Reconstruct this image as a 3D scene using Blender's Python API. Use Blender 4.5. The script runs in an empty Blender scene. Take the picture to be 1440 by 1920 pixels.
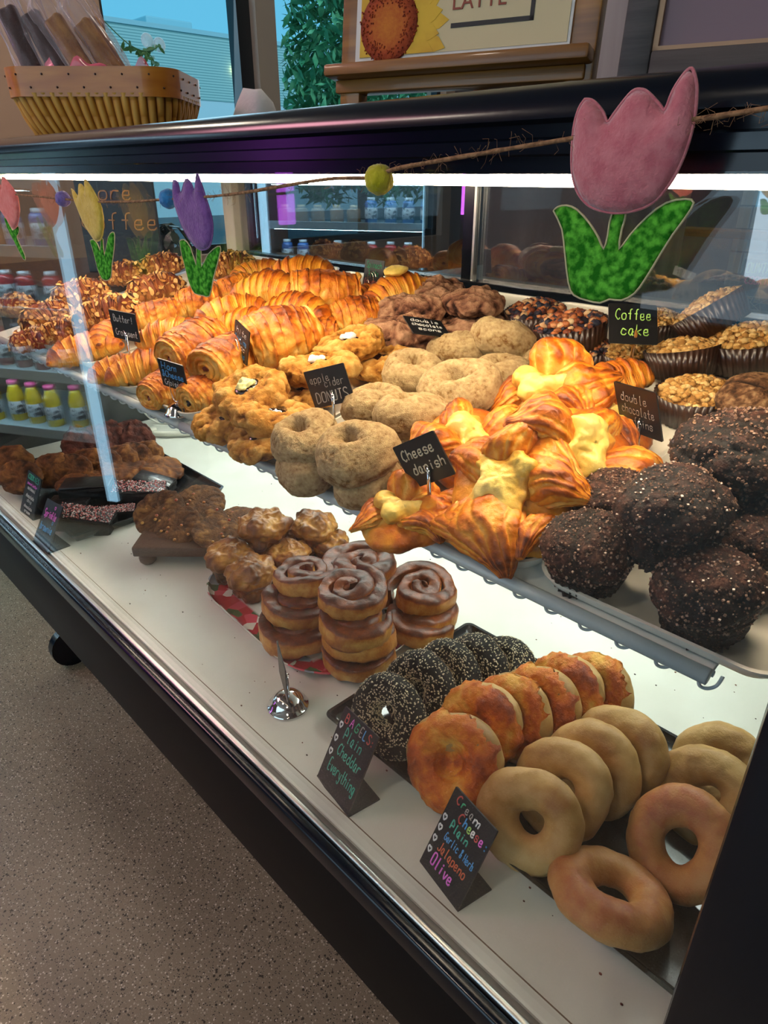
import bpy, bmesh, math, random
from mathutils import Vector, Matrix, Euler, noise, geometry
PI = math.pi
sc = bpy.context.scene
COL = sc.collection

# ------------------------------------------------------------------ camera
CAM = Vector((0, 0, 1.3)); FPX = 1275.0; PITCH = .4615; YAW = .766
_h = Vector((-math.cos(YAW), math.sin(YAW), 0))
CF = _h*math.cos(PITCH) - Vector((0, 0, 1))*math.sin(PITCH)
CR = CF.cross(Vector((0, 0, 1))).normalized(); CU = CR.cross(CF)
cd = bpy.data.cameras.new('camera'); cam = bpy.data.objects.new('camera', cd); COL.objects.link(cam)
cd.sensor_fit = 'VERTICAL'; cd.sensor_height = 36; cd.sensor_width = 27; cd.lens = FPX/1920*36; cd.clip_start = .02; cd.clip_end = 200
m = Matrix.Identity(4)
for i in range(3): m[i][0], m[i][1], m[i][2], m[i][3] = CR[i], CU[i], -CF[i], CAM[i]
cam.matrix_world = m; sc.camera = cam

# ------------------------------------------------------------------ world, daylight, exposure
sc.view_settings.view_transform = 'Standard'; sc.view_settings.look = 'None'
sc.view_settings.gamma = 1; sc.view_settings.use_curve_mapping = False
sc.view_settings.exposure = 0.0
w = bpy.data.worlds.new('overcast_sky'); sc.world = w; w.use_nodes = True
bg = w.node_tree.nodes['Background']; bg.inputs[0].default_value = (.17, .62, .90, 1); bg.inputs[1].default_value = .95
def lamp(name, kind, loc, power, col, size=None, aim=None):
    l = bpy.data.lights.new(name, kind); l.energy = power; l.color = col
    o = bpy.data.objects.new(name, l); COL.objects.link(o); o.location = loc
    if kind == 'AREA': l.shape = 'RECTANGLE'; l.size, l.size_y = size
    if kind == 'SUN': l.angle = .3
    if aim is not None: o.rotation_euler = (Vector(aim)-Vector(loc)).to_track_quat('-Z', 'Y').to_euler()
    return o
lamp('building_fill_sun', 'SUN', (8, -2, 12), 1.3, (.85, .97, 1), aim=(-9, 2, 0))  # soft fill sun added to brighten the building outside; the sky itself is overcast
lamp('daylight_storefront', 'AREA', (-.3, -3.95, 1.55), 46, (.74, .88, 1), (4.0, 2.2), (-.3, 0, 1.2))
lamp('daylight_side_window', 'AREA', (-3.96, -.80, 1.7), 22, (.50, .80, 1), (1.1, 1.6), (0, -.4, 1.0))
lamp('daylight_left_window', 'AREA', (-4.02, 3.1, 1.8), 26, (.62, .86, 1), (2.4, 1.6), (0, 2.2, 1.2))
CEIL_W = 75; LED_TOP = 50; LED_LOW = 38

# ------------------------------------------------------------------ pixel -> world (planes of the real case)
DECK = .62; SH0 = .94; SHY = .5; SHK = .19
def ray(x, y): return CR*(x-720) - CU*(y-960) + CF*FPX
def deck(x, y, h=0):
    r = ray(x, y); return CAM + r*((DECK+h-1.3)/r.z)
def shelf(x, y, h=0):
    r = ray(x, y); return CAM + r*((SH0+h-SHK*SHY-1.3)/(r.z-SHK*r.y))
def ypl(x, y, Y):
    r = ray(x, y); return CAM + r*(Y/r.y)
SN = Vector((0, -SHK, 1)).normalized(); STILT = math.atan(SHK)
def shz(y): return SH0 + SHK*(y-SHY)

# ------------------------------------------------------------------ mesh building
def boxvf(x0, x1, y0, y1, z0, z1, bev=0, seg=2):
    bm = bmesh.new(); bmesh.ops.create_cube(bm, size=1)
    bmesh.ops.transform(bm, matrix=Matrix.Translation(((x0+x1)/2, (y0+y1)/2, (z0+z1)/2)) @ Matrix.Diagonal((x1-x0, y1-y0, z1-z0, 1)), verts=bm.verts)
    if bev: bmesh.ops.bevel(bm, geom=bm.edges[:], offset=bev, segments=seg, affect='EDGES', profile=.5)
    bm.verts.index_update()
    V = [v.co.copy() for v in bm.verts]; F = [[v.index for v in f.verts] for f in bm.faces]; bm.free()
    return V, F
def frameof(d):
    d = d.normalized(); a = Vector((0, 0, 1)) if abs(d.z) < .9 else Vector((1, 0, 0))
    u = d.cross(a).normalized(); return u, d.cross(u).normalized()
class MB:
    def __init__(s): s.v = []; s.f = []; s.b = []
    def add(s, V, F, B=None, M=None):
        n = len(s.v)
        s.v += [(M @ Vector(p)) if M else Vector(p) for p in V]
        s.f += [[i+n for i in f] for f in F]
        s.b += B if B else [.5]*len(V); return s
    def box(s, x0, x1, y0, y1, z0, z1, bev=0, M=None, seg=2):
        V, F = boxvf(min(x0, x1), max(x0, x1), min(y0, y1), max(y0, y1), min(z0, z1), max(z0, z1), bev, seg); return s.add(V, F, None, M)
    def tube(s, pts, r, n=8, closed=False, M=None, flat=None):
        pts = [Vector(p) for p in pts]; N = len(pts); V = []; F = []
        rr = r if isinstance(r, (list, tuple)) else [r]*N
        u = None
        for i, p in enumerate(pts):
            a = pts[i-1] if (i > 0 or closed) else p; b = pts[(i+1) % N] if (i < N-1 or closed) else p
            d = (b-a)
            if d.length < 1e-9: d = Vector((0, 0, 1))
            d.normalize()
            if u is None: u, w_ = frameof(d)
            else:
                u = (u - d*u.dot(d))
                u = u.normalized() if u.length > 1e-6 else frameof(d)[0]
                w_ = d.cross(u).normalized()
            for k in range(n):
                t = 2*PI*k/n; V.append(p + (u*math.cos(t) + w_*math.sin(t))*rr[i])
        for i in range(N if closed else N-1):
            j = (i+1) % N
            for k in range(n):
                l = (k+1) % n; F.append([i*n+k, i*n+l, j*n+l, j*n+k])
        if not closed: F.append(list(range(n))[::-1]); F.append([(N-1)*n+k for k in range(n)])
        return s.add(V, F, None, M)
    def lathe(s, prof, n=32, M=None, bake=None):
        V = []; F = []; B = []
        for j, (r, z) in enumerate(prof):
            for k in range(n):
                t = 2*PI*k/n; V.append((r*math.cos(t), r*math.sin(t), z)); B.append(bake[j] if bake else .5)
        for j in range(len(prof)-1):
            for k in range(n):
                l = (k+1) % n; F.append([j*n+k, j*n+l, (j+1)*n+l, (j+1)*n+k])
        if prof[0][0] > 1e-6: F.append(list(range(n))[::-1])
        if prof[-1][0] > 1e-6: F.append([(len(prof)-1)*n+k for k in range(n)])
        return s.add(V, F, B, M)
    def grid(s, fn, nu, nv, wu=True, cap=True, M=None):
        V = []; F = []; B = []
        for j in range(nv):
            for i in range(nu):
                x, y, z, b = fn(i/(nu if wu else nu-1), j/(nv-1)); V.append((x, y, z)); B.append(b)
        for j in range(nv-1):
            for i in range(nu if wu else nu-1):
                k = (i+1) % nu; F.append([j*nu+i, j*nu+k, (j+1)*nu+k, (j+1)*nu+i])
        if cap: F.append(list(range(nu))[::-1]); F.append([(nv-1)*nu+k for k in range(nu)])
        return s.add(V, F, B, M)
    def loft(s, rings, closed=False, capa=True, capb=True, M=None):
        n = len(rings[0]); V = [p for r in rings for p in r]; F = []
        N = len(rings)
        for j in range(N if closed else N-1):
            for k in range(n):
                l = (k+1) % n; q = (j+1) % N; F.append([j*n+k, j*n+l, q*n+l, q*n+k])
        if not closed and capa: F.append(list(range(n))[::-1])
        if not closed and capb: F.append([(N-1)*n+k for k in range(n)])
        return s.add(V, F, None, M)
    def ico(s, c, r, sub=1, sq=(1, 1, 1), b=.5, jit=0, rnd=None, M=None):
        key = sub
        if key not in _ico:
            bm = bmesh.new(); bmesh.ops.create_icosphere(bm, subdivisions=sub, radius=1); bm.verts.index_update()
            _ico[key] = ([v.co.copy() for v in bm.verts], [[v.index for v in f.verts] for f in bm.faces]); bm.free()
        V, F = _ico[key]; c = Vector(c); VV = []
        for p in V:
            k = r*(1+(rnd.uniform(-jit, jit) if jit else 0)); VV.append(c + Vector((p.x*sq[0]*k, p.y*sq[1]*k, p.z*sq[2]*k)))
        return s.add(VV, F, [b]*len(V), M)
    def mesh(s, name, mat, rough=None, smooth=True, fix=True, sharp=None):
        me = bpy.data.meshes.new(name); me.from_pydata([tuple(p) for p in s.v], [], s.f); me.update()
        if fix:
            bm = bmesh.new(); bm.from_mesh(me); bmesh.ops.recalc_face_normals(bm, faces=bm.faces[:]); bm.to_mesh(me); bm.free()
        B = s.b
        if rough: B = roughen(me, rough, B)
        at = me.attributes.new('bake', 'FLOAT', 'POINT'); at.data.foreach_set('value', [float(x) for x in B])
        if mat: me.materials.append(mat)
        if smooth:
            me.polygons.foreach_set('use_smooth', [True]*len(me.polygons))
            if sharp: me.set_sharp_from_angle(angle=math.radians(sharp))
        me.update(); return me
_ico = {}
def roughen(me, layers, B):
    nrm = [v.normal.copy() for v in me.vertices]; B = list(B)
    for i, v in enumerate(me.vertices):
        p = v.co.copy(); d = 0
        for L in layers:
            kind, amp, fr, seed = L[:4]; bk = L[4] if len(L) > 4 else 0
            q = p*fr + Vector((seed*3.7, seed*1.3, seed*7.1))
            if kind == 'f': t = noise.fractal(q, .9, 2.0, 4)
            elif kind == 'n': t = noise.noise(q)
            elif kind == 'r': t = .5-abs(noise.noise(q))*2.2
            elif kind == 'c':
                e = noise.voronoi(q)[0]; t = -max(0, 1-(e[1]-e[0])/.16)
            elif kind == 'l':
                e = noise.voronoi(q)[0]; t = .45-e[0]
            d += amp*t; B[i] += bk*t
        v.co = p + nrm[i]*d
    me.update(); return B

# ------------------------------------------------------------------ objects
def put(name, me, M=None, parent=None):
    o = bpy.data.objects.new(name, me); COL.objects.link(o)
    if parent: o.parent = parent
    if M is not None: o.matrix_local = M
    return o
def thing(name, label, cat, me=None, M=None, group=None, kind=None):
    o = put(name, me, M); o['label'] = label; o['category'] = cat
    if group: o['group'] = group
    if kind: o['kind'] = kind
    return o
def part(name, me, parent, M=None, label=None, kind=None):
    o = put(name, me, M, parent)
    if label: o['label'] = label
    if kind: o['kind'] = kind
    return o
def struct(name, me, label=None):
    o = put(name, me); o['kind'] = 'structure'
    if label: o['label'] = label
    return o
T = Matrix.Translation
def R(ax, a): return Matrix.Rotation(a, 4, ax)
def S(x, y=None, z=None): return Matrix.Diagonal((x, x if y is None else y, x if z is None else z, 1))
def axes(loc, xa, nrm):        # local x = xa, local -y = nrm (the side one reads), z = up
    xa = Vector(xa).normalized(); ya = -Vector(nrm); ya = (ya - xa*ya.dot(xa)).normalized(); za = xa.cross(ya)
    M = Matrix.Identity(4)
    for i in range(3): M[i][0], M[i][1], M[i][2], M[i][3] = xa[i], ya[i], za[i], loc[i]
    return M
def rrect(w, d, r, n=6, z=0, cx=0, cy=0):
    P = []
    for (sx, sy, a0) in ((1, 1, 0), (-1, 1, 90), (-1, -1, 180), (1, -1, 270)):
        for k in range(n+1):
            a = math.radians(a0 + 90*k/n); P.append((cx+sx*(w/2-r)+r*math.cos(a), cy+sy*(d/2-r)+r*math.sin(a), z))
    return P
def smooth_line(P, n=4):
    P = [Vector(p) for p in P]; out = []
    for i in range(len(P)-1):
        a = P[max(i-1, 0)]; b = P[i]; c = P[i+1]; d = P[min(i+2, len(P)-1)]
        for k in range(n):
            t = k/n; out.append(.5*((2*b) + (c-a)*t + (2*a-5*b+4*c-d)*t*t + (3*b-a-3*c+d)*t*t*t))
    out.append(P[-1]); return out
def pillow(outline, Tk, Rr, sp, name, mat, rnd=random.Random(1), rough=None):   # stuffed flat shape in the xz plane
    O = [Vector((p[0], p[1])) for p in outline]; n = len(O)
    def inside(p):
        c = False; j = n-1
        for i in range(n):
            a, b = O[i], O[j]
            if (a.y > p.y) != (b.y > p.y) and p.x < (b.x-a.x)*(p.y-a.y)/(b.y-a.y)+a.x: c = not c
            j = i
        return c
    def dist(p):
        m_ = 9
        for i in range(n):
            a, b = O[i], O[(i+1) % n]; ab = b-a; t = max(0, min(1, (p-a).dot(ab)/max(ab.length_squared, 1e-12))); m_ = min(m_, (p-(a+ab*t)).length)
        return m_
    xs = [p.x for p in O]; ys = [p.y for p in O]; pts = list(O); y = min(ys)
    row = 0
    while y < max(ys):
        x = min(xs) + (sp/2 if row % 2 else 0)
        while x < max(xs):
            q = Vector((x, y))
            if inside(q) and dist(q) > sp*.5: pts.append(q)
            x += sp
        y += sp*.87; row += 1
    r = geometry.delaunay_2d_cdt(pts, [(i, (i+1) % n) for i in range(n)], [], 1, 1e-6)
    V2, F2 = r[0], r[2]; V = []; F = []; idx = {}
    D = [dist(p) for p in V2]
    for sgn in (-1, 1):
        for i, p in enumerate(V2):
            if D[i] < 1e-5:
                if (i, 0) not in idx: idx[(i, 0)] = len(V); V.append((p.x, 0, p.y))
                idx[(i, sgn)] = idx[(i, 0)]
            else:
                idx[(i, sgn)] = len(V); V.append((p.x, sgn*Tk*math.sqrt(min(1, D[i]/Rr))*(1 if D[i] < Rr else 1), p.y))
        for f in F2:
            c = sum((V2[k] for k in f), Vector((0, 0)))/len(f)
            if inside(c): F.append([idx[(k, sgn)] for k in (f if sgn < 0 else f[::-1])])
    mb = MB(); mb.add(V, F); return mb.mesh(name, mat, rough)

# ------------------------------------------------------------------ materials
def base(name):
    mt = bpy.data.materials.new(name); mt.use_nodes = True; nt = mt.node_tree
    return mt, nt, nt.nodes['Principled BSDF'], nt.nodes.new, nt.links.new
def c4(c): return (c[0], c[1], c[2], 1)
def hexc(h):
    v = [int(h[i:i+2], 16)/255 for i in (0, 2, 4)]; return tuple((x/12.92 if x < .04045 else ((x+.055)/1.055)**2.4) for x in v)
def mat(name, col, rough=.5, metal=0, spec=.5, coat=0, col2=None, scale=20, detail=3, lo=.4, hi=.6, bump=None, stretch=None, emit=None, estr=0, tex='noise', sheen=0, alpha=None):
    mt, nt, p, N, L = base(name)
    p.inputs['Base Color'].default_value = c4(col); p.inputs['Roughness'].default_value = rough; p.inputs['Metallic'].default_value = metal
    p.inputs['Specular IOR Level'].default_value = spec; p.inputs['Coat Weight'].default_value = coat; p.inputs['Coat Roughness'].default_value = .08
    p.inputs['Sheen Weight'].default_value = sheen
    if emit: p.inputs['Emission Color'].default_value = c4(emit); p.inputs['Emission Strength'].default_value = estr
    if col2 or bump:
        tc = N('ShaderNodeTexCoord'); mp = N('ShaderNodeMapping'); L(tc.outputs['Object'], mp.inputs[0])
        if stretch: mp.inputs['Scale'].default_value = stretch
    if col2:
        if tex == 'voronoi': t = N('ShaderNodeTexVoronoi'); t.inputs['Scale'].default_value = scale; o = t.outputs['Distance']
        else: t = N('ShaderNodeTexNoise'); t.inputs['Scale'].default_value = scale; t.inputs['Detail'].default_value = detail; o = t.outputs['Fac']
        L(mp.outputs[0], t.inputs['Vector']); r = N('ShaderNodeValToRGB'); L(o, r.inputs[0])
        r.color_ramp.elements[0].position = lo; r.color_ramp.elements[0].color = c4(col); r.color_ramp.elements[1].position = hi; r.color_ramp.elements[1].color = c4(col2)
        L(r.outputs[0], p.inputs['Base Color'])
    if bump:
        t2 = N('ShaderNodeTexNoise'); t2.inputs['Scale'].default_value = bump[0]; t2.inputs['Detail'].default_value = 4; L(mp.outputs[0], t2.inputs['Vector'])
        b = N('ShaderNodeBump'); b.inputs['Strength'].default_value = bump[1]; b.inputs['Distance'].default_value = bump[2] if len(bump) > 2 else .001
        L(t2.outputs['Fac'], b.inputs['Height']); L(b.outputs[0], p.inputs['Normal'])
    return mt
def pmat(name, stops, nsc=30, namt=.5, bump=(300, .5, .001), rough=.5, coat=0, speck=None, spec=.28, stretch=None, sss=0):
    """baked goods: colour by how browned each spot of the crust is ('bake') plus noise; optional specks"""
    mt, nt, p, N, L = base(name)
    at = N('ShaderNodeAttribute'); at.attribute_name = 'bake'; tc = N('ShaderNodeTexCoord')
    mp = N('ShaderNodeMapping'); L(tc.outputs['Object'], mp.inputs[0])
    if stretch: mp.inputs['Scale'].default_value = stretch
    nz = N('ShaderNodeTexNoise'); nz.inputs['Scale'].default_value = nsc; nz.inputs['Detail'].default_value = 9; nz.inputs['Roughness'].default_value = .78; L(mp.outputs[0], nz.inputs['Vector'])
    a = N('ShaderNodeMath'); a.operation = 'MULTIPLY_ADD'; a.inputs[1].default_value = namt*2; L(nz.outputs['Fac'], a.inputs[0])
    s_ = N('ShaderNodeMath'); s_.operation = 'SUBTRACT'; L(at.outputs['Fac'], s_.inputs[0]); s_.inputs[1].default_value = namt; L(s_.outputs[0], a.inputs[2])
    r = N('ShaderNodeValToRGB'); L(a.outputs[0], r.inputs[0]); el = r.color_ramp.elements
    el[0].position, el[0].color = stops[0][0], c4(stops[0][1]); el[1].position, el[1].color = stops[-1][0], c4(stops[-1][1])
    for q, c in stops[1:-1]: e = el.new(q); e.color = c4(c)
    out = r.outputs[0]
    if speck:
        vo = N('ShaderNodeTexVoronoi'); vo.inputs['Scale'].default_value = speck[0]; L(tc.outputs['Object'], vo.inputs['Vector'])
        rr = N('ShaderNodeValToRGB'); rr.color_ramp.elements[0].position = speck[1]; rr.color_ramp.elements[1].position = speck[1]+.06
        rr.color_ramp.elements[0].color = (1, 1, 1, 1); rr.color_ramp.elements[1].color = (0, 0, 0, 1); L(vo.outputs['Distance'], rr.inputs[0])
        mx = N('ShaderNodeMix'); mx.data_type = 'RGBA'; L(rr.outputs[0], mx.inputs[0]); L(out, mx.inputs[6]); mx.inputs[7].default_value = c4(speck[2]); out = mx.outputs[2]
    L(out, p.inputs['Base Color'])
    n2 = N('ShaderNodeTexNoise'); n2.inputs['Scale'].default_value = bump[0]; n2.inputs['Detail'].default_value = 5; n2.inputs['Roughness'].default_value = .65; L(mp.outputs[0], n2.inputs['Vector'])
    b = N('ShaderNodeBump'); b.inputs['Strength'].default_value = 1; b.inputs['Distance'].default_value = bump[2]*bump[1]*1.6; L(n2.outputs['Fac'], b.inputs['Height']); L(b.outputs[0], p.inputs['Normal'])
    p.inputs['Roughness'].default_value = rough; p.inputs['Coat Weight'].default_value = coat*.45; p.inputs['Coat Roughness'].default_value = .3; p.inputs['Specular IOR Level'].default_value = spec
    if sss: p.inputs['Subsurface Weight'].default_value = sss; p.inputs['Subsurface Radius'].default_value = (.01, .005, .002); p.inputs['Subsurface Scale'].default_value = 1
    return mt
def glassmat(name, tint=(1, 1, 1), k=1.6, rough=0.0, add=0.0):
    """thin pane: what is behind it, plus the mirror image off both faces"""
    mt = bpy.data.materials.new(name); mt.use_nodes = True; nt = mt.node_tree; nt.nodes.clear(); N = nt.nodes.new; L = nt.links.new
    o = N('ShaderNodeOutputMaterial'); mx = N('ShaderNodeMixShader'); t = N('ShaderNodeBsdfTransparent'); g = N('ShaderNodeBsdfGlossy')
    t.inputs[0].default_value = c4(tint); g.inputs['Roughness'].default_value = rough
    f = N('ShaderNodeFresnel'); ge = N('ShaderNodeNewGeometry'); io = N('ShaderNodeMath'); io.operation = 'MULTIPLY_ADD'; io.inputs[1].default_value = 1/1.5-1.5; io.inputs[2].default_value = 1.5; L(ge.outputs['Backfacing'], io.inputs[0]); L(io.outputs[0], f.inputs[0]); q = N('ShaderNodeMath'); q.operation = 'MULTIPLY_ADD'; q.use_clamp = True; q.inputs[1].default_value = k; q.inputs[2].default_value = add
    L(f.outputs[0], q.inputs[0]); L(q.outputs[0], mx.inputs[0]); L(t.outputs[0], mx.inputs[1]); L(g.outputs[0], mx.inputs[2]); L(mx.outputs[0], o.inputs[0])
    return mt
def emat(name, col, s):
    mt = bpy.data.materials.new(name); mt.use_nodes = True; nt = mt.node_tree; nt.nodes.clear(); N = nt.nodes.new
    o = N('ShaderNodeOutputMaterial'); e = N('ShaderNodeEmission'); e.inputs[0].default_value = c4(col); e.inputs[1].default_value = s; nt.links.new(e.outputs[0], o.inputs[0]); return mt

M_ = {}
M_['black'] = mat('black_enamel', (.002, .004, .009), .2, spec=.42)
M_['blackp'] = mat('black_panel', (.006, .0045, .0045), .5, spec=.16)
M_['blackm'] = mat('matte_black_card', (.008, .008, .009), .38, bump=(80, .1))
M_['steel'] = mat('brushed_steel', (.62, .62, .6), .32, 1, bump=(90, .2), stretch=(.05, 1, 1))
M_['chrome'] = mat('chrome', (.8, .8, .8), .08, 1)
M_['white'] = mat('white_deck_laminate', hexc('CFCFC4'), .38, col2=hexc('D8D9D0'), scale=6, bump=(40, .05))
M_['seam'] = mat('brown_seam_caulk', hexc('6E5A48'), .8)
M_['plate'] = mat('white_melamine', hexc('D9D7C9'), .25, coat=.3)
M_['wire'] = mat('grey_plastic_coated_wire', hexc('B2BABC'), .35, coat=.2)
M_['darkint'] = mat('dark_grey_liner', hexc('2A2A2C'), .45)
M_['cream'] = mat('cream_enamel', hexc('C8C0A6'), .4)
M_['blacktray'] = mat('black_plastic_tray', (.010, .010, .012), .25, coat=.4, bump=(30, .1))
M_['wood'] = mat('pine_wood', hexc('6E4212'), .45, col2=hexc('A06A22'), scale=14, stretch=(.4, 6, 6), lo=.3, hi=.7, coat=.2, bump=(40, .3))
M_['wooddark'] = mat('dark_walnut_wood', hexc('3A2113'), .5, col2=hexc('4C2D1B'), scale=14, stretch=(.5, 6, 6), lo=.3, hi=.7, bump=(60, .4))
M_['woodgrey'] = mat('weathered_grey_wood', hexc('2E2A2A'), .6, col2=hexc('4A4442'), scale=12, stretch=(.6, 8, 8), lo=.3, hi=.7, bump=(60, .4))
M_['mauve'] = mat('mauve_board', hexc('7D6B74'), .8)
M_['paper'] = mat('cream_poster_paper', hexc('C9BB92'), .6)
M_['paperw'] = mat('white_paper', hexc('D6D2CC'), .6)
M_['ink'] = mat('black_ink', (.012, .010, .010), .6)
M_['inkred'] = mat('brick_red_ink', hexc('8A3A22'), .6)
M_['walld'] = mat('dark_brown_wall_paint', hexc('2E2420'), .7)
M_['wallb'] = mat('beige_wall_paint', hexc('B49A84'), .8)
M_['wallg'] = mat('grey_wall_paint', hexc('4E4844'), .8)
M_['ceil'] = mat('ceiling_paint', hexc('8A8580'), .8)
M_['glass'] = glassmat('front_glass', (.985, .995, .995), .8)
M_['glassb'] = glassmat('rear_door_glass', (.74, .79, .82), 2.0, add=.20)
M_['wing'] = glassmat('window_glass', (.92, .98, 1), .8)
M_['twine'] = mat('jute_twine', hexc('9A7350'), .95, col2=hexc('6E4F34'), scale=300)
# ------------------------------------------------------------------ baked-goods materials
H = hexc
P_ = {}
P_['crois'] = pmat('croissant_crust', [(.0, H('E8BC5E')), (.28, H('DE9C32')), (.52, H('CC7A1C')), (.75, H('A85214')), (1, H('62280C'))], 50, .5, (150, .7, .0015), .42, .15, stretch=(1, .3, 1))
P_['roll'] = pmat('laminated_roll_crust', [(.0, H('E6BC6C')), (.3, H('DC9C3A')), (.55, H('C8741E')), (.8, H('A04E14')), (1, H('6A2E0E'))], 70, .55, (170, .8, .0016), .4, .15)
P_['almond'] = pmat('almond_croissant_crust', [(.0, H('C08040')), (.4, H('8C4A1E')), (.75, H('6A2C14')), (1, H('3A160C'))], 40, .4, (200, .8, .0015), .5)
P_['flake'] = pmat('sliced_almond', [(.0, H('E0B878')), (.5, H('C98F48')), (1, H('8A5420'))], 40, .3, (200, .3, .0005), .5)
P_['scone'] = pmat('golden_scone_crust', [(.0, H('6A3C12')), (.3, H('9E6622')), (.6, H('BC853A')), (1, H('D4A860'))], 60, .5, (220, 1, .002), .8, spec=.2)
P_['chsc'] = pmat('cocoa_scone_crust', [(.0, H('2C150D')), (.3, H('6A4230')), (.6, H('946A50')), (1, H('B48A6C'))], 70, .45, (220, 1, .002), .85, spec=.2)
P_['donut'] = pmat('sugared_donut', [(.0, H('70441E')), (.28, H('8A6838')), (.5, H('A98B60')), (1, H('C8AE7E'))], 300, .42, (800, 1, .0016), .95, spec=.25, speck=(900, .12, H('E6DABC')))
P_['danish'] = pmat('danish_pastry_crust', [(.0, H('E4B258')), (.3, H('D68C26')), (.6, H('BC6412')), (.85, H('8C400E')), (1, H('54230E'))], 40, .40, (150, .7, .0015), .42, .25, stretch=(1, 1, .6))
P_['cheese'] = pmat('baked_sweet_cheese', [(.0, H('B87A28')), (.3, H('CFA040')), (.6, H('DCBC5C')), (1, H('E6CC78'))], 40, .4, (90, .6, .0015), .38, .25)
P_['crumb'] = pmat('streusel_crumb', [(.0, H('82501E')), (.4, H('B08040')), (.7, H('C89C58')), (1, H('DCBE84'))], 80, .45, (300, .8, .001), .75, spec=.25)
P_['berry'] = pmat('blueberry_streusel', [(.0, H('0C1018')), (.4, H('2A2C3C')), (.55, H('7A3818')), (.8, H('B87040')), (1, H('C8AE86'))], 45, .6, (200, .8, .001), .5)
P_['berryd'] = mat('blueberry', H('141A2C'), .25, coat=.4)
P_['pan'] = mat('brown_baking_paper', H('2E1A12'), .35, col2=H('3E261A'), scale=30, coat=.2)
P_['pang'] = mat('gold_paper_cup_lining', H('B07428'), .4)
P_['muffin'] = pmat('cocoa_muffin_crust', [(.0, H('060202')), (.4, H('1E0D07')), (.72, H('3E1E13')), (1, H('70493A'))], 110, .45, (300, 1, .0015), .55, coat=.05, speck=(330, .22, H('6A4838')))
P_['muffinb'] = pmat('cocoa_muffin_side', [(.0, H('060302')), (.5, H('1A0B07')), (1, H('2C150C'))], 60, .3, (200, .8, .002), .6)
P_['muftan'] = pmat('cinnamon_muffin_crust', [(.0, H('2A170C')), (.4, H('5A3A22')), (.7, H('8A6646')), (1, H('A88A64'))], 60, .4, (240, 1, .002), .8)
P_['sugar'] = mat('coarse_sugar_crystals', H('8A6A56'), .35, coat=.2)
P_['pop'] = pmat('popover_crust', [(.0, H('B8843E')), (.35, H('925C24')), (.65, H('6C3C14')), (1, H('3C1E0C'))], 50, .5, (120, .7, .0015), .35, .35)
P_['cin'] = pmat('cinnamon_roll_dough', [(.0, H('CE9C4E')), (.3, H('AC6A28')), (.55, H('824016')), (.8, H('56260C')), (1, H('301406'))], 50, .5, (120, .6, .0015), .38, .3)
P_['bagel'] = pmat('plain_bagel_crust', [(.0, H('C8A873')), (.4, H('B8935A')), (.7, H('A37A42')), (1, H('855628'))], 30, .35, (260, .5, .0010), .48, .06)
P_['bagelr'] = pmat('browned_bagel_crust', [(.0, H('B9945C')), (.4, H('B58048')), (.7, H('9C5A34')), (1, H('74391F'))], 16, .4, (320, .6, .0010), .42, .1)
P_['ched'] = pmat('baked_cheddar_crust', [(.0, H('DDA040')), (.35, H('D2761C')), (.65, H('B85410')), (1, H('84340E'))], 40, .4, (150, 1, .003), .45, .12)
P_['every'] = pmat('poppy_seed_crust', [(.0, H('0E0D0C')), (.62, H('1E1B18')), (.8, H('3A2C1C')), (1, H('8A6434'))], 60, .2, (900, 1, .002), .55, speck=(520, .10, H('3A3630')))
P_['seed'] = mat('sesame_seeds', H('CDBE98'), .5, col2=H('E4D8B6'), scale=200)
P_['oat'] = pmat('oatmeal_cookie', [(.0, H('2A170C')), (.4, H('4A2C16')), (.7, H('6A4422')), (1, H('8E6636'))], 60, .4, (220, 1, .002), .75)
P_['ccc'] = pmat('chocolate_chip_cookie', [(.0, H('1E0E07')), (.35, H('4A2610')), (.7, H('6E3E1C')), (1, H('94602E'))], 50, .5, (180, .9, .002), .6)
P_['nut'] = pmat('chocolate_nut_cluster', [(.0, H('160806')), (.4, H('3A160E')), (.7, H('5A281A')), (1, H('7A3E28'))], 60, .4, (260, 1, .002), .6)
P_['brownie'] = pmat('brownie_crumb', [(.0, H('040202')), (.6, H('120806')), (1, H('24120C'))], 60, .3, (300, .8, .0015), .5)
P_['frost'] = mat('dark_chocolate_frosting', H('160C0E'), .3, coat=.3, bump=(60, .8, .003))
P_['jam'] = mat('dark_berry_jam', H('1A0610'), .12, coat=.8, bump=(60, .6, .002))
P_['icing'] = mat('white_icing', H('D9D2CE'), .4, bump=(100, .4))
P_['lime'] = mat('pale_green_icing', H('C6C88A'), .4, bump=(100, .4))
P_['ham'] = mat('pink_ham_filling', H('9A4A3A'), .4, col2=H('4A1A14'), scale=60)
P_['choc'] = mat('dark_chocolate_filling', H('2A100C'), .4)

def sgn(x): return 1 if x >= 0 else -1
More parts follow.
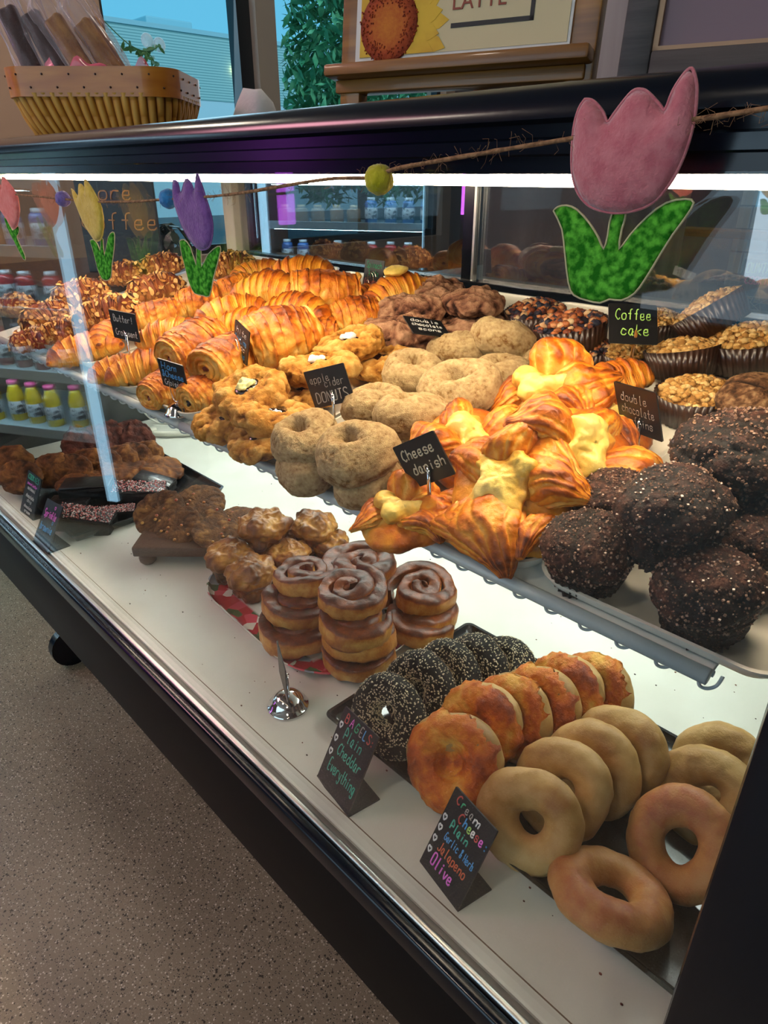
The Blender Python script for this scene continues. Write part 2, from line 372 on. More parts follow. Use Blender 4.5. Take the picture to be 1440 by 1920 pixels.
# ---- croissant: crescent of stepped, overlapping layers; length along x
def croissant(seed, L=.14, fat=.034, bend=.8, mt='crois', amp=.0022):
    rnd = random.Random(seed); nb = 4; ph = rnd.uniform(0, .25); lean = rnd.uniform(.05, .12)
    Rr = L/(2*math.sin(bend)) if bend > .05 else 1e3
    def fn(u, v):
        s = v*2-1; a = u*2*PI; ss = s*.995
        s2 = abs(ss) + lean*math.sin(a+seed) * (1-abs(ss)) ; q = (s2+ph)*nb; k = math.floor(q); t = q-k
        env = (1-abs(ss)**2.3)**.62
        step = 1.0 + .17*(1-t)**1.3 - .09
        fine = .018*math.sin(t*26+seed)
        rad = fat*env*(step+fine)
        ct, st = math.cos(a), math.sin(a)
        y = ct*rad*1.08; z = st*rad*(1.0 if st > 0 else .62)
        th = s*bend; cx = (Rr+y)*math.sin(th) if bend > .05 else s*L/2; cy = (Rr+y)*math.cos(th)-Rr if bend > .05 else y
        bake = .25 + .35*max(0, st) + .38*(1-t)**2*max(.2, st) - .22*t + (.25 if abs(s) > .85 else 0)
        return cx, cy, z+fat*.62, bake
    mb = MB(); mb.grid(fn, 56, 110)
    return mb.mesh('croissant', P_[mt], [('f', amp, 42, seed, .2), ('n', amp*1.3, 16, seed+5, 0)])
# ---- laminated roll with spiral ends (ham and cheese / chocolate)
def roll(seed, L=.10, ry=.045, rz=.037, mt='roll'):
    rnd = random.Random(seed); tw = rnd.uniform(0, 6)
    def fn(u, v):
        a = u*2*PI; ct, st = math.cos(a), math.sin(a)
        if .16 < v < .84:
            s = (v-.16)/.68*2-1; bq = (abs(s)*3.3+.22*math.sin(a+tw)+.3); bt = bq-math.floor(bq); env = 1.05-.20*abs(s)**2.4+.05*math.sin(s*2+seed)+(.065*(1-bt)**1.2-.02)*(1 if bq > 1 else 0); off = .006*math.sin(s*2.4+a*1)
            ridge = .0011*math.sin(s*34+a*2)*abs(s)**2
            yy = ct*(ry*env+ridge); zz = st*(rz*env+ridge)*(1 if st > 0 else .8)
            return s*L/2+off*.3, yy, zz+rz*.8, .30+.42*max(0, st)-.25*abs(s)**3+(.28*(1-bt)**2 if bq > 1 else .1)
        e = -1 if v < .5 else 1; q = (v/.16) if v < .5 else (1-v)/.16          # 0 centre .. 1 edge
        ph = q*3.4 + e*a/(2*PI) + tw; w = ph-math.floor(ph)
        ridge = .0055*math.sin(w*PI)**.7
        x = e*(L/2 - .001 + .007*(1-q)*0 + ridge - .004 - .016*max(0, .3-q)/.3 - .006*q**4*0)
        rr = q*.82
        return x, ct*ry*rr, st*rz*rr*(1 if st > 0 else .8)+rz*.8, .12+.35*math.sin(w*PI)*q+(.7 if q < .22 else 0)
    mb = MB(); mb.grid(fn, 96, 170)
    return mb.mesh('pastry_roll', P_[mt], [('f', .0026, 34, seed, .25), ('n', .007, 14, seed+2, 0), ('r', .0014, 75, seed+4, .22)])
def filling(mt, seed, L=.10):
    mb = MB(); rnd = random.Random(seed)
    for e in (-1, 1):
        for k in range(5): mb.ico((e*(L/2-.010+rnd.uniform(-.002, .004)), rnd.uniform(-.007, .007), .028+rnd.uniform(-.006, .006)), rnd.uniform(.004, .007), 1, jit=.2, rnd=rnd)
    return mb.mesh('filling', P_[mt])
# ---- flat-ish craggy disc (scone, cookie)
def craggy(seed, r=.055, h=.042, mt='scone', dim=.012, nu=130, nv=66, rough=None, nm='scone', lob=.08, flat=2.6):
    def fn(u, v):
        a = u*2*PI; t = v*PI; sr, cz = math.sin(t), -math.cos(t)
        rr = sr**(2/flat)*r*(1+lob*math.sin(2*a+seed)+lob*.6*math.sin(3*a+seed*2.1)); z = sgn(cz)*abs(cz)**(2/flat*1.0)*h/2
        if cz > 0: z -= dim*math.exp(-(sr*1.0/.34)**2)
        return math.cos(a)*rr, math.sin(a)*rr, z+h/2, .55+.15*cz
    mb = MB(); mb.grid(fn, nu, nv)
    return mb.mesh(nm, P_[mt], rough or [('f', .006, 26, seed, .3), ('c', .0018, 22, seed, .3), ('f', .0034, 75, seed, .45)])
def blob(seed, r, h, mt, amp=.003, nm='filling', fr=50, z0=0, sub=48):
    def fn(u, v):
        a = u*2*PI; t = v*PI; return math.cos(a)*math.sin(t)*r*(1+.12*math.sin(3*a+seed)), math.sin(a)*math.sin(t)*r, -math.cos(t)*h/2+z0, .6
    mb = MB(); mb.grid(fn, sub, sub//2)
    return mb.mesh(nm, P_[mt], [('f', amp, fr, seed, .4)])
# ---- sugared donut: puffed ring whose hole has nearly closed to a dimple
def donut(seed, r=.0465, h=.060):
    rnd = random.Random(seed); p1, p2, p3 = rnd.uniform(0, 6), rnd.uniform(0, 6), rnd.uniform(0, 6); dx, dy = rnd.uniform(-.006, .006), rnd.uniform(-.006, .006)
    def fn(u, v):
        a = u*2*PI; t = (v**.85)*PI; sr, cz = math.sin(t), math.cos(t)      # v = 0 is the dimple
        k = 1+.035*math.sin(2*a+p1)+.03*math.sin(3*a+p2)
        rr = sr**.82*r*k*(1 if cz > 0 else 1.02); z = sgn(cz)*abs(cz)**.86*h/2*(1 if cz > 0 else .88)
        q = (rr/r)/.235*(1+.22*math.sin(2*a+p3)); dm = math.exp(-q*q) if cz > 0 else 0; z -= .021*dm
        s = 1-dm
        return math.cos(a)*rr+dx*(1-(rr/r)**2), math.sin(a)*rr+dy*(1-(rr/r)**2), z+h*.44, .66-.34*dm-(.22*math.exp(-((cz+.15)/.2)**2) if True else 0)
    mb = MB(); mb.grid(fn, 150, 110)
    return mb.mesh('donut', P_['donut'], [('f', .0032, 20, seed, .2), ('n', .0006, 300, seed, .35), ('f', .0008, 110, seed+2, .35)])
# ---- cheese danish: four folded lobes round a pool of cheese
def lobe(mb, ang, L, w_, h_, lift, seed, r_in=.0, tip=.5):
    """one folded corner: laminated layers run along it as fine ridges and pinch together at the tip"""
    def fn(u, v):
        a = u*2*PI; s = v; env = (math.sin(PI*(.14+.83*s))**.75)*(1-.42*s**1.5)
        w1 = a*15+s*5+seed+4.5*noise.noise(Vector((s*2.6+seed, math.cos(a)*1.6, math.sin(a)*1.6))); lam = abs(math.sin(w1*.5))**.7; fold = 1+.09*math.sin(3*a+s*2+seed)+.075*(lam-.6)
        st, ct = math.sin(a), math.cos(a)
        y = ct*w_*env*fold; z = st*h_*env*fold*(1 if st > 0 else .8)
        x = r_in + s*L; z0 = h_*.70 + lift*math.sin(s*PI*.78)**1.3
        y += .016*math.sin(s*2.4+seed)
        c = math.cos(ang); q = math.sin(ang)
        b = -.02+.46*lam+.22*max(0, st)+.45*max(0, s-.40)
        return x*c-y*q, x*q+y*c, z+z0, b
    mb.grid(fn, 200, 64)
def danish(seed, r=.064):
    rnd = random.Random(seed); mb = MB(); a0 = rnd.uniform(0, 1)
    def fb(u, v):
        a = u*2*PI; t = v*PI; k = 1+.10*abs(math.sin(2*(a-a0)))
        return math.cos(a)*math.sin(t)**.7*r*.84*k, math.sin(a)*math.sin(t)**.7*r*.78*k, (-math.cos(t))*.019+.019, .40+.25*math.sin(3*a)+.2*math.sin(t)
    mb.grid(fb, 80, 40)
    sz = [1.25, .85, 1.1, .8]; rnd.shuffle(sz)
    for k in range(4): lobe(mb, a0+k*PI/2+rnd.uniform(-.3, .3), r*1.12*(.6+.4*sz[k]), .034*sz[k], .024*sz[k]**.5, .026*rnd.uniform(.4, 1.2), seed+k, .002)
    me = mb.mesh('cheese_danish', P_['danish'], [('f', .0034, 40, seed, .35), ('n', .004, 18, seed+3, 0)])
    def fc(u, v):
        a = u*2*PI; t = v*PI; st = math.sin(t); k = 1+.30*noise.noise(Vector((math.cos(a)*1.6, math.sin(a)*1.6, seed*3)))+.10*math.cos(4*(a-a0-PI/4))
        return math.cos(a)*st**.8*r*.47*k, math.sin(a)*st**.8*r*.42*k, -math.cos(t)*.012+.041+.008*math.cos(a-seed)*st, .66-.5*st**3
    m2 = MB(); m2.grid(fc, 90, 46); ch = m2.mesh('cheese_filling', P_['cheese'], [('f', .006, 34, seed, .3), ('r', .0055, 34, seed+7, .35)])
    return me, ch
# ---- cake baked in a fluted paper pan
def pan(r=.047, h=.036, n=40, mt='pan'):
    mb = MB(); rings = []
    for (rr, z) in ((r*.86, 0), (r*.99, h), (r*1.0+.0006, h), (r*.87, .001)):
        rings.append([(math.cos(2*PI*k/(n*4))*(rr+.0012*math.sin(2*PI*k/4)), math.sin(2*PI*k/(n*4))*(rr+.0012*math.sin(2*PI*k/4)), z) for k in range(n*4)])
    mb.loft(rings); return mb.mesh('paper_pan', P_[mt])
def crumbs(seed, r=.0445, z0=.031, dome=.014, N=300, size=.0042, mt='crumb', nm='crumb_topping'):
    rnd = random.Random(seed); mb = MB()
    def fb(u, v):
        a = u*2*PI; return math.cos(a)*r*v, math.sin(a)*r*v, z0+dome*(1-v**2)-.001, .3
    mb.grid(fb, 40, 12)
    for _ in range(N):
        q = math.sqrt(rnd.random())*.97; a = rnd.uniform(0, 2*PI); s = size*rnd.uniform(.45, 1.35)
        mb.ico((math.cos(a)*r*q, math.sin(a)*r*q, z0+dome*(1-q*q)+s*.3), s, 1, (1, rnd.uniform(.7, 1.1), rnd.uniform(.6, .9)), rnd.uniform(.25, .95), .22, rnd)
    return mb.mesh(nm, P_[mt], smooth=True)
# ---- big cocoa muffin
def muffin(seed, r=.052, h=.078, mt='muffin', crack=1):
    def fn(u, v):
        a = u*2*PI
        if v < .35:
            t = v/.35; rr = r*(.66+.14*t)+.0012*math.sin(a*30)*(1-t*.3); return math.cos(a)*rr, math.sin(a)*rr, t*h*.48, .25
        t = (v-.35)/.65*PI*.5; e = math.cos(t)
        over = .16*math.sin(min(1, (v-.35)/.2)*PI*.5)
        rr = r*(.8+over+.04*math.sin(3*a+seed)*e)*(e**.62 if v > .36 else 1)
        if v < .42: rr = r*(.8+over)*1.0
        return math.cos(a)*rr*(1+.03*math.sin(2*a+seed)), math.sin(a)*rr, h*.46+h*.54*math.sin(t)**1.0, .6
    mb = MB(); mb.grid(fn, 110, 80)
    return mb.mesh('muffin', P_[mt], [('f', .0016, 14, seed, .2), ('c', .0030*crack, 15, seed, .45), ('c', .0008, 60, seed+2, .25), ('f', .0006, 160, seed, .45)])
def crystals(seed, me, N, size, mt='sugar', zmin=.4, nm='sugar_crystals', sub=0):
    rnd = random.Random(seed); mb = MB(); zs = [v.co.z for v in me.vertices]; zt = min(zs)+(max(zs)-min(zs))*zmin
    cand = [p for p in me.polygons if p.center.z > zt]
    for _ in range(N):
        p = rnd.choice(cand); s = size*rnd.uniform(.5, 1.3)
        M = T(p.center+p.normal*s*.3) @ Euler((rnd.uniform(0, 6), rnd.uniform(0, 6), 0)).to_matrix().to_4x4()
        V, F = _box_small; mb.add([Vector(q)*s for q in V], F, [rnd.random()]*8, M)
    return mb.mesh(nm, P_[mt], smooth=False, fix=False)
_box_small = ([(-.5, -.5, -.5), (.5, -.5, -.5), (.5, .5, -.5), (-.5, .5, -.5), (-.5, -.5, .5), (.5, -.5, .5), (.5, .5, .5), (-.5, .5, .5)], [[3, 2, 1, 0], [4, 5, 6, 7], [0, 1, 5, 4], [1, 2, 6, 5], [2, 3, 7, 6], [3, 0, 4, 7]])
def seeds(seed, me, N, size, mt='seed', test=None, nm='sesame_seeds', sq=(1, .55, .3)):
    rnd = random.Random(seed); mb = MB(); cand = [p for p in me.polygons if (test is None or test(p))]
    V, F = [(1, 0, 0), (-1, 0, 0), (0, 1, 0), (0, -1, 0), (0, 0, 1), (0, 0, -1)], [[0, 2, 4], [2, 1, 4], [1, 3, 4], [3, 0, 4], [2, 0, 5], [1, 2, 5], [3, 1, 5], [0, 3, 5]]
    for _ in range(N):
        p = rnd.choice(cand); s = size*rnd.uniform(.8, 1.2); q = p.normal.to_track_quat('Z', 'Y').to_matrix().to_4x4() @ R('Z', rnd.uniform(0, 6))
        mb.add([(v[0]*s*sq[0], v[1]*s*sq[1], v[2]*s*sq[2]) for v in V], F, [rnd.random()]*6, T(p.center+p.normal*s*.15+Vector((rnd.uniform(-1, 1), rnd.uniform(-1, 1), rnd.uniform(-1, 1)))*.0008) @ q)
    return mb.mesh(nm, P_[mt], smooth=True, fix=False)
def flakes(seed, me, N=150, size=.007, zmin=.35):
    rnd = random.Random(seed); mb = MB(); zs = [v.co.z for v in me.vertices]; zt = min(zs)+(max(zs)-min(zs))*zmin; cand = [p for p in me.polygons if p.center.z > zt]
    for _ in range(N):
        p = rnd.choice(cand); s = size*rnd.uniform(.6, 1.1); V = []
        for z in (-.0005, .0005):
            for k in range(9): a = 2*PI*k/9; V.append((math.cos(a)*s, math.sin(a)*s*.62*(1+.2*math.cos(a)), z+.0012*math.cos(a)))
        F = [list(range(9))[::-1], list(range(9, 18))]+[[k, (k+1) % 9, 9+(k+1) % 9, 9+k] for k in range(9)]
        nn = (p.normal+Vector((rnd.uniform(-1, 1), rnd.uniform(-1, 1), rnd.uniform(-.5, 1)))*.55).normalized()
        mb.add(V, F, [rnd.uniform(0, .9)]*18, T(p.center+p.normal*.002) @ nn.to_track_quat('Z', 'Y').to_matrix().to_4x4() @ R('Z', rnd.uniform(0, 6)))
    return mb.mesh('sliced_almonds', P_['flake'], smooth=False, fix=False)
# ---- popover
def popover(seed, r=.038, h=.060):
    def fn(u, v):
        a = u*2*PI
        if v < .45: t = v/.45; rr = r*(.68+.22*t)*(1 if t > .04 else .9); return math.cos(a)*rr, math.sin(a)*rr, t*h*.5, .75
        t = (v-.45)/.55*PI*.5; rr = r*(.9+.22*math.sin(min(1, (v-.45)*5)*PI/2)*(1))*math.cos(t)**.6
        return math.cos(a)*rr, math.sin(a)*rr, h*.5+h*.5*math.sin(t), .35
    mb = MB(); mb.grid(fn, 90, 70)
    return mb.mesh('popover', P_['pop'], [('f', .007, 30, seed, .45), ('n', .005, 55, seed+3, .25), ('r', .002, 90, seed, .2)])
# ---- cinnamon roll: one strip of dough wound in a spiral
def cinroll(seed, r=.065, h=.034, turns=2.15):
    rnd = random.Random(seed); n = 150; cs = 20; mb = MB(); V = []; F = []; B = []; th = r/(turns+.55)
    for i in range(n):
        q = i/(n-1); a = q*turns*2*PI+seed; rad = .004 + (r-th*.5-.004)*q**.93
        hh = h*(1.02-.10*q) + .003*math.sin(a*1.7+seed)
        for k in range(cs):
            t = 2*PI*k/cs; ct, st = math.cos(t), math.sin(t)
            x = sgn(ct)*abs(ct)**.6*th*.52; z = sgn(st)*abs(st)**.38*hh/2
            rr = rad+x*(1 if i < n-10 else .45+.55*(n-1-i)/10)
            V.append((math.cos(a)*rr, math.sin(a)*rr, z+hh/2)); 
            B.append((.60+.2*max(0, st)) if st > .45 else ((.12+.10*rnd.random()+.5*max(0, st)+.3*max(0, -st)) if ct > 0 else .8))
    for i in range(n-1):
        for k in range(cs): l = (k+1) % cs; F.append([i*cs+k, i*cs+l, (i+1)*cs+l, (i+1)*cs+k])
    F.append(list(range(cs))[::-1]); F.append([(n-1)*cs+k for k in range(cs)])
    mb.add(V, F, B)
    return mb.mesh('cinnamon_roll', P_['cin'], [('f', .0032, 28, seed, .22), ('n', .006, 16, seed, 0), ('r', .0012, 60, seed, .1)])
# ---- bagels
def bagel(seed, R0=.034, r0=.0215, mt='bagel', rough=None, zs=.95, flatb=.7):
    rnd = random.Random(seed); p1, p2 = rnd.uniform(0, 6), rnd.uniform(0, 6)
    def fn(u, v):
        a = u*2*PI; t = v*2*PI; k = 1+.045*math.sin(2*a+p1)+.025*math.sin(3*a+p2); r1 = r0*(1+.08*math.sin(a+p2))
        rr = R0*k+math.cos(t)*r1; z = math.sin(t)*r1*zs*(1 if math.sin(t) > 0 else flatb)
        return math.cos(a)*rr, math.sin(a)*rr, z+r0*flatb*zs, .42+.28*math.sin(t)*(.6+.5*math.sin(a+p1))
    mb = MB(); mb.grid(fn, 88, 44, cap=False)
    return mb.mesh('bagel', P_[mt], rough or [('f', .0030, 16, seed, .25), ('n', .0007, 110, seed, .1), ('r', .0008, 40, seed, .1)])
def cheddar(seed):
    """bagel body plus the ragged melted-cheese crust over its face"""
    b = bagel(seed); rnd = random.Random(seed); mb = MB(); p1 = rnd.uniform(0, 6)
    def fn(u, v):
        a = u*2*PI; edge = .0555+.006*noise.noise(Vector((math.cos(a)*2.2, math.sin(a)*2.2, seed)))+.0035*noise.noise(Vector((math.cos(a)*9, math.sin(a)*9, seed)))
        if v < .8:
            q = v/.8; rr = edge*q; t = (rr-.034)/.0235; z = .0150+(.0245*math.sqrt(max(0, 1-min(1, t*t))) if abs(t) < 1 else 0)
            if rr < .034: z = max(z, .021)
            z += .0016
        else:
            q = (v-.8)/.2; rr = edge-.004*q; z = .0150+.0016-.0035*q+.001
        return math.cos(a)*rr, math.sin(a)*rr, z, .45+.25*math.sin(a*2+p1)
    mb.grid(fn, 96, 46, cap=False)
    c = mb.mesh('cheese_crust', P_['ched'], [('f', .0034, 40, seed, .45), ('n', .0014, 150, seed, .2), ('n', .0045, 16, seed+1, 0)])
    return b, c
# ---- brownie bar
def brownie(seed):
    mb = MB(); V, F = boxvf(-.045, .045, -.026, .026, 0, .022, .004, 2); mb.add(V, F)
    bm = bmesh.new(); me = mb.mesh('t', None); bm.from_mesh(me); bmesh.ops.subdivide_edges(bm, edges=bm.edges[:], cuts=5, use_grid_fill=True); bm.to_mesh(me); bm.free()
    m2 = MB(); m2.add([v.co.copy() for v in me.vertices], [list(p.vertices) for p in me.polygons]); 
    body = m2.mesh('brownie', P_['brownie'], [('f', .0018, 60, seed, .3), ('l', .0014, 160, seed, .2)])
    m3 = MB(); V, F = boxvf(-.043, .043, -.0245, .0245, .021, .026, .002, 2); m3.add(V, F); fr = m3.mesh('frosting', P_['frost'])
    return body, fr
def sprinkles(seed, N=420, w_=.042, d=.0235, z=.0264):
    rnd = random.Random(seed); A = MB(); Bm = MB()
    for k in range(N): (A if k % 5 < 2 else Bm).ico((rnd.uniform(-w_, w_), rnd.uniform(-d, d), z+rnd.uniform(0, .001)), .0011, 0)
    return A.mesh('white_sprinkles', P_['icing'], smooth=True, fix=False), Bm.mesh('pink_sprinkles', P_['spr'], smooth=True, fix=False)
P_['spr'] = mat('pink_sprinkle', H('C8706E'), .4)

# ------------------------------------------------------------------ handwriting: single-stroke letters on a 6 x 9 grid (base line 2)
GL = {'a': '4626141322324454|464252', 'b': '1912|152636464453423212', 'c': '553626141322324253', 'd': '5952|553626141322324253', 'e': '144445463626151322324253', 'f': '5949383432|1646', 'g': '56362615142332434456|5651402011',
 'h': '1912|153646555352', 'i': '3632|3738', 'j': '4641302011|4748', 'k': '1912|5614|2452', 'l': '39333242', 'm': '0602|041626353632|35465652', 'n': '1612|153646555352', 'o': '2615132242535546 26', 'p': '1610|152646555342221 3',
 'r': '1612|14264656', 's': '55462615244453422213', 't': '39334252|1656', 'u': '161322324354|5652', 'v': '163256', 'w': '061225324256', 'y': '163353|5653402011', 'z': '16561252', 'x': '1652|5612',
 'A': '123952|2545', 'B': '12193948463616|3656545342 12', 'C': '58492816 1423 324253', 'D': '19395753 32 12 19', 'E': '59191252|1545', 'G': '58392815132242535535', 'H': '1912|5952|1555', 'I': '3932', 'J': '595332221 3', 'K': '1912|5915|2552', 'L': '191252',
 'N': '12195259', 'O': '3918132242535839', 'P': '12193957554515', 'S': '584929181726455453422213', 'T': '1959|3932', 'U': '191322425359', '&': '5228394947 24 22 42 55', '!': '3934|3332', ':': '3536|3233', '.': '3233', "'": '3938', '*': '32 15 17 28 37 48 57 55 32', '-': '2545'}
def strokes(text, h, slant=0, cond=1.0):
    """list of polylines (x, z) with the base line at z=0 and capitals h high, plus the total width"""
    k = h/7; x = 0; out = []
    for ch in text:
        if ch == ' ': x += 4*k*cond; continue
        g = GL.get(ch)
        if not g: continue
        for st in g.split('|'):
            st = st.replace(' ', ''); pts = [(int(st[i]), int(st[i+1])-2) for i in range(0, len(st)-1, 2)]
            pts = [Vector((x+(p[0]*cond)*k+slant*p[1]*k, 0, p[1]*k)) for p in pts]
            out.append(smooth_line(pts, 3) if len(pts) > 2 else pts)
        x += 6.2*k*cond
    return out, x
def lettering(text, h, w_, mt, x0=None, z0=0, width=None, slant=.12, y=-.0013, rot=0, nm='lettering', cond=1.0):
    st, tw = strokes(text, h, slant, cond); kx = 1
    if width: kx = width/tw; tw = width
    if x0 is None: x0 = -tw/2
    mb = MB(); c, s = math.cos(rot), math.sin(rot)
    for pl in st:
        P = [Vector((x0+p.x*kx, y, z0+p.z)) for p in pl]; P = [Vector((p.x*c-p.z*s, p.y, p.x*s+p.z*c)) for p in P]
        mb.tube(P, w_/2, 5)
    me = mb.mesh(nm, mt, smooth=True, fix=False)
    for v in me.vertices: v.co.y = y + (v.co.y-y)*.35
    return me
CH = {k: mat('chalk_marker_'+k, H(v), .7) for k, v in dict(white='D8D8D4', cream='C9C2A6', green='2E9A6A', lgreen='9CCB62', blue='4A9AD6', pink='D9609E', red='B84A42', teal='3FA88E', orange='C8633E', grey='9A948C', magenta='E06AD0').items()}
# ================================================================== THE ROOM
M_['floor'] = None
def floor_mat():
    mt, nt, p, N, L = base('polished_aggregate_concrete')
    tc = N('ShaderNodeTexCoord'); n1 = N('ShaderNodeTexNoise'); n1.inputs['Scale'].default_value = 2.2; n1.inputs['Detail'].default_value = 5; L(tc.outputs['Object'], n1.inputs['Vector'])
    r1 = N('ShaderNodeValToRGB'); r1.color_ramp.elements[0].position = .3; r1.color_ramp.elements[1].position = .7
    r1.color_ramp.elements[0].color = c4(hexc('706755')); r1.color_ramp.elements[1].color = c4(hexc('8A7F6A')); L(n1.outputs['Fac'], r1.inputs[0]); out = r1.outputs[0]
    for sc_, pos, col, wd in ((170, .24, 'B0A692', .06), (240, .24, '2A2620', .06), (95, .20, '3A3428', .05), (120, .16, 'CFC6B4', .04), (330, .26, '968C7A', .06)):
        v = N('ShaderNodeTexVoronoi'); v.inputs['Scale'].default_value = sc_; L(tc.outputs['Object'], v.inputs['Vector'])
        r = N('ShaderNodeValToRGB'); r.color_ramp.elements[0].position = pos; r.color_ramp.elements[1].position = pos+wd
        r.color_ramp.elements[0].color = (1, 1, 1, 1); r.color_ramp.elements[1].color = (0, 0, 0, 1); L(v.outputs['Distance'], r.inputs[0])
        # only some cells carry a pebble of this colour
        g = N('ShaderNodeMath'); g.operation = 'GREATER_THAN'; g.inputs[1].default_value = .45; L(v.outputs['Color'], g.inputs[0])
        q = N('ShaderNodeMath'); q.operation = 'MULTIPLY'; L(r.outputs[0], q.inputs[0]); L(g.outputs[0], q.inputs[1])
        mx = N('ShaderNodeMix'); mx.data_type = 'RGBA'; L(q.outputs[0], mx.inputs[0]); L(out, mx.inputs[6]); mx.inputs[7].default_value = c4(hexc(col)); out = mx.outputs[2]
    L(out, p.inputs['Base Color']); p.inputs['Roughness'].default_value = .42; p.inputs['Specular IOR Level'].default_value = .35
    return mt
struct('floor', MB().box(-4.2, 3.2, -4.2, 4.8, -.1, 0).mesh('floor', floor_mat(), smooth=False))
struct('ceiling', MB().box(-4.2, 3.2, -4.2, 4.8, 3.0, 3.1).mesh('ceiling', M_['ceil'], smooth=False))
WY0, WY1, WZ0, WZ1 = 1.87, 4.5, .85, 2.75
struct('wall_left', MB().box(-4.2, -4, 0, WY0, 0, 3).box(-4.2, -4, WY1, 4.8, 0, 3).box(-4.2, -4, WY0, WY1, 0, WZ0).box(-4.2, -4, WY0, WY1, WZ1, 3).mesh('wall_left', M_['wallb'], smooth=False))
struct('wall_side', MB().box(-4.2, -4, -4.2, -1.42, 0, 3).box(-4.2, -4, -.2, 0, 0, 3).box(-4.2, -4, -1.42, -.2, 0, .85).box(-4.2, -4, -1.42, -.2, 2.6, 3).mesh('wall_side', M_['walld'], smooth=False))
struct('wall_back', MB().box(-4, 3, 4.6, 4.8, 0, 3).mesh('wall_back', M_['wallg'], smooth=False))
struct('wall_right', MB().box(3, 3.2, -4.2, 4.8, 0, 3).mesh('wall_right', M_['wallg'], smooth=False))
SX0, SX1, SZ0, SZ1 = -2.4, 1.8, .35, 2.75
struct('wall_front', MB().box(-4, SX0, -4.2, -4, 0, 3).box(SX1, 3, -4.2, -4, 0, 3).box(SX0, SX1, -4.2, -4, 0, SZ0).box(SX0, SX1, -4.2, -4, SZ1, 3).mesh('wall_front', M_['wallg'], smooth=False))
fm = mat('bronze_window_frame', hexc('23282C'), .4, .3); fm2 = mat('greige_window_trim', hexc('8C8378'), .6)
wn = struct('window_1', MB().box(-4.12, -4.06, WY0, WY1, WZ0, WZ0+.05).box(-4.12, -4.06, WY0, WY1, WZ1-.05, WZ1).box(-4.12, -4.06, WY0, WY0+.04, WZ0, WZ1).box(-4.12, -4.06, WY1-.04, WY1, WZ0, WZ1).box(-4.13, -4.03, 2.70, 2.79, WZ0, WZ1).mesh('window_frame', fm, smooth=False))
part('pane', MB().box(-4.094, -4.088, WY0, WY1, WZ0, WZ1).mesh('pane', M_['wing'], smooth=False), wn)
part('mullion_trim', MB().box(-4.03, -3.97, 2.79, 2.93, WZ0, WZ1).mesh('mullion_trim', fm2, smooth=False), wn, label='greige trim beside the dark mullion')
ws = MB()
for k in range(5): x = SX0+(SX1-SX0)*k/4; ws.box(x-.04, x+.04, -4.12, -4.04, SZ0, SZ1)
ws.box(SX0, SX1, -4.12, -4.04, SZ0, SZ0+.06).box(SX0, SX1, -4.12, -4.04, SZ1-.06, SZ1)
wn = struct('window_2', ws.mesh('window_frame', fm, smooth=False))
part('pane', MB().box(SX0, SX1, -4.094, -4.088, SZ0, SZ1).mesh('pane', M_['wing'], smooth=False), wn)
wn = struct('window_3', MB().box(-4.12, -4.04, -1.42, -.2, .85, .90).box(-4.12, -4.04, -1.42, -.2, 2.55, 2.6).box(-4.12, -4.04, -1.42, -1.37, .85, 2.6).box(-4.12, -4.04, -.25, -.2, .85, 2.6).box(-4.12, -4.04, -.86, -.80, .85, 2.6).mesh('window_frame', fm, smooth=False))
part('pane', MB().box(-4.094, -4.088, -1.42, -.2, .85, 2.6).mesh('pane', M_['wing'], smooth=False), wn)
lampm = emat('ceiling_lamp_glow', (1, .86, .7), CEIL_W)
cl = MB().lathe([(.0, 2.96), (.11, 2.96), (.12, 2.975), (.12, 3.0), (0, 3.0)], 24).mesh('ceiling_lamp', lampm)
for i, (x, y) in enumerate(((-2.6, -1.6), (-.6, -1.2), (1.5, -1.6), (-2.4, 2.4), (-.3, 2.3), (-3.2, .4))):
    thing('ceiling_lamp', 'round flush ceiling lamp over the shop, out of the picture', 'lamp', cl, T((x, y, 0)), 'ceiling lamps')
pm = emat('purple_neon_glow', (.62, .12, 1.0), 6)
thing('neon_light_bar', 'purple glowing light bar on the wall behind the customer side', 'light', MB().box(-3.96, -3.92, -2.30, -2.18, 1.0, 2.2, .01).mesh('neon_light_bar', pm))
lamp('pink_floor_glow', 'AREA', (-2.9, -.9, 2.9), 34, (1, .42, .52), (.8, .8), (-1.7, .1, 0))

# ---- outside
sid = base('metal_siding'); mt, nt, p, N, L = sid
tc = N('ShaderNodeTexCoord'); wv = N('ShaderNodeTexWave'); wv.wave_type = 'BANDS'; wv.bands_direction = 'Z'; wv.inputs['Scale'].default_value = 3.4; L(tc.outputs['Object'], wv.inputs['Vector'])
r = N('ShaderNodeValToRGB'); r.color_ramp.elements[0].color = c4(hexc('7FA9A6')); r.color_ramp.elements[1].color = c4(hexc('B4D2CC')); r.color_ramp.elements[0].position = .1; r.color_ramp.elements[1].position = .6
L(wv.outputs['Fac'], r.inputs[0]); L(r.outputs[0], p.inputs['Base Color']); p.inputs['Roughness'].default_value = .7
b = thing('neighbour_building', 'long low building with pale teal horizontal metal siding seen through the window', 'building')
part('siding', MB().box(-32, -28, 2, 60, 3.95, 6.15).mesh('siding', mt, smooth=False), b)
part('white_base', MB().box(-32, -28.02, 2, 60, -.3, 3.95).mesh('white_base', mat('pale_concrete_base', hexc('C9DEE2'), .8), smooth=False), b, label='pale smooth base below the siding')
part('roof_edge', MB().box(-32, -27.95, 2, 60, 6.15, 6.3).mesh('roof_edge', mat('roof_edge', hexc('A9CDD2'), .6), smooth=False), b)
part('roof_unit', MB().box(-31, -29.5, 15.6, 17.6, 6.3, 6.8, .05).mesh('roof_unit', mat('roof_unit', hexc('9CC6CE'), .6), smooth=False), b, label='low box on the roof')
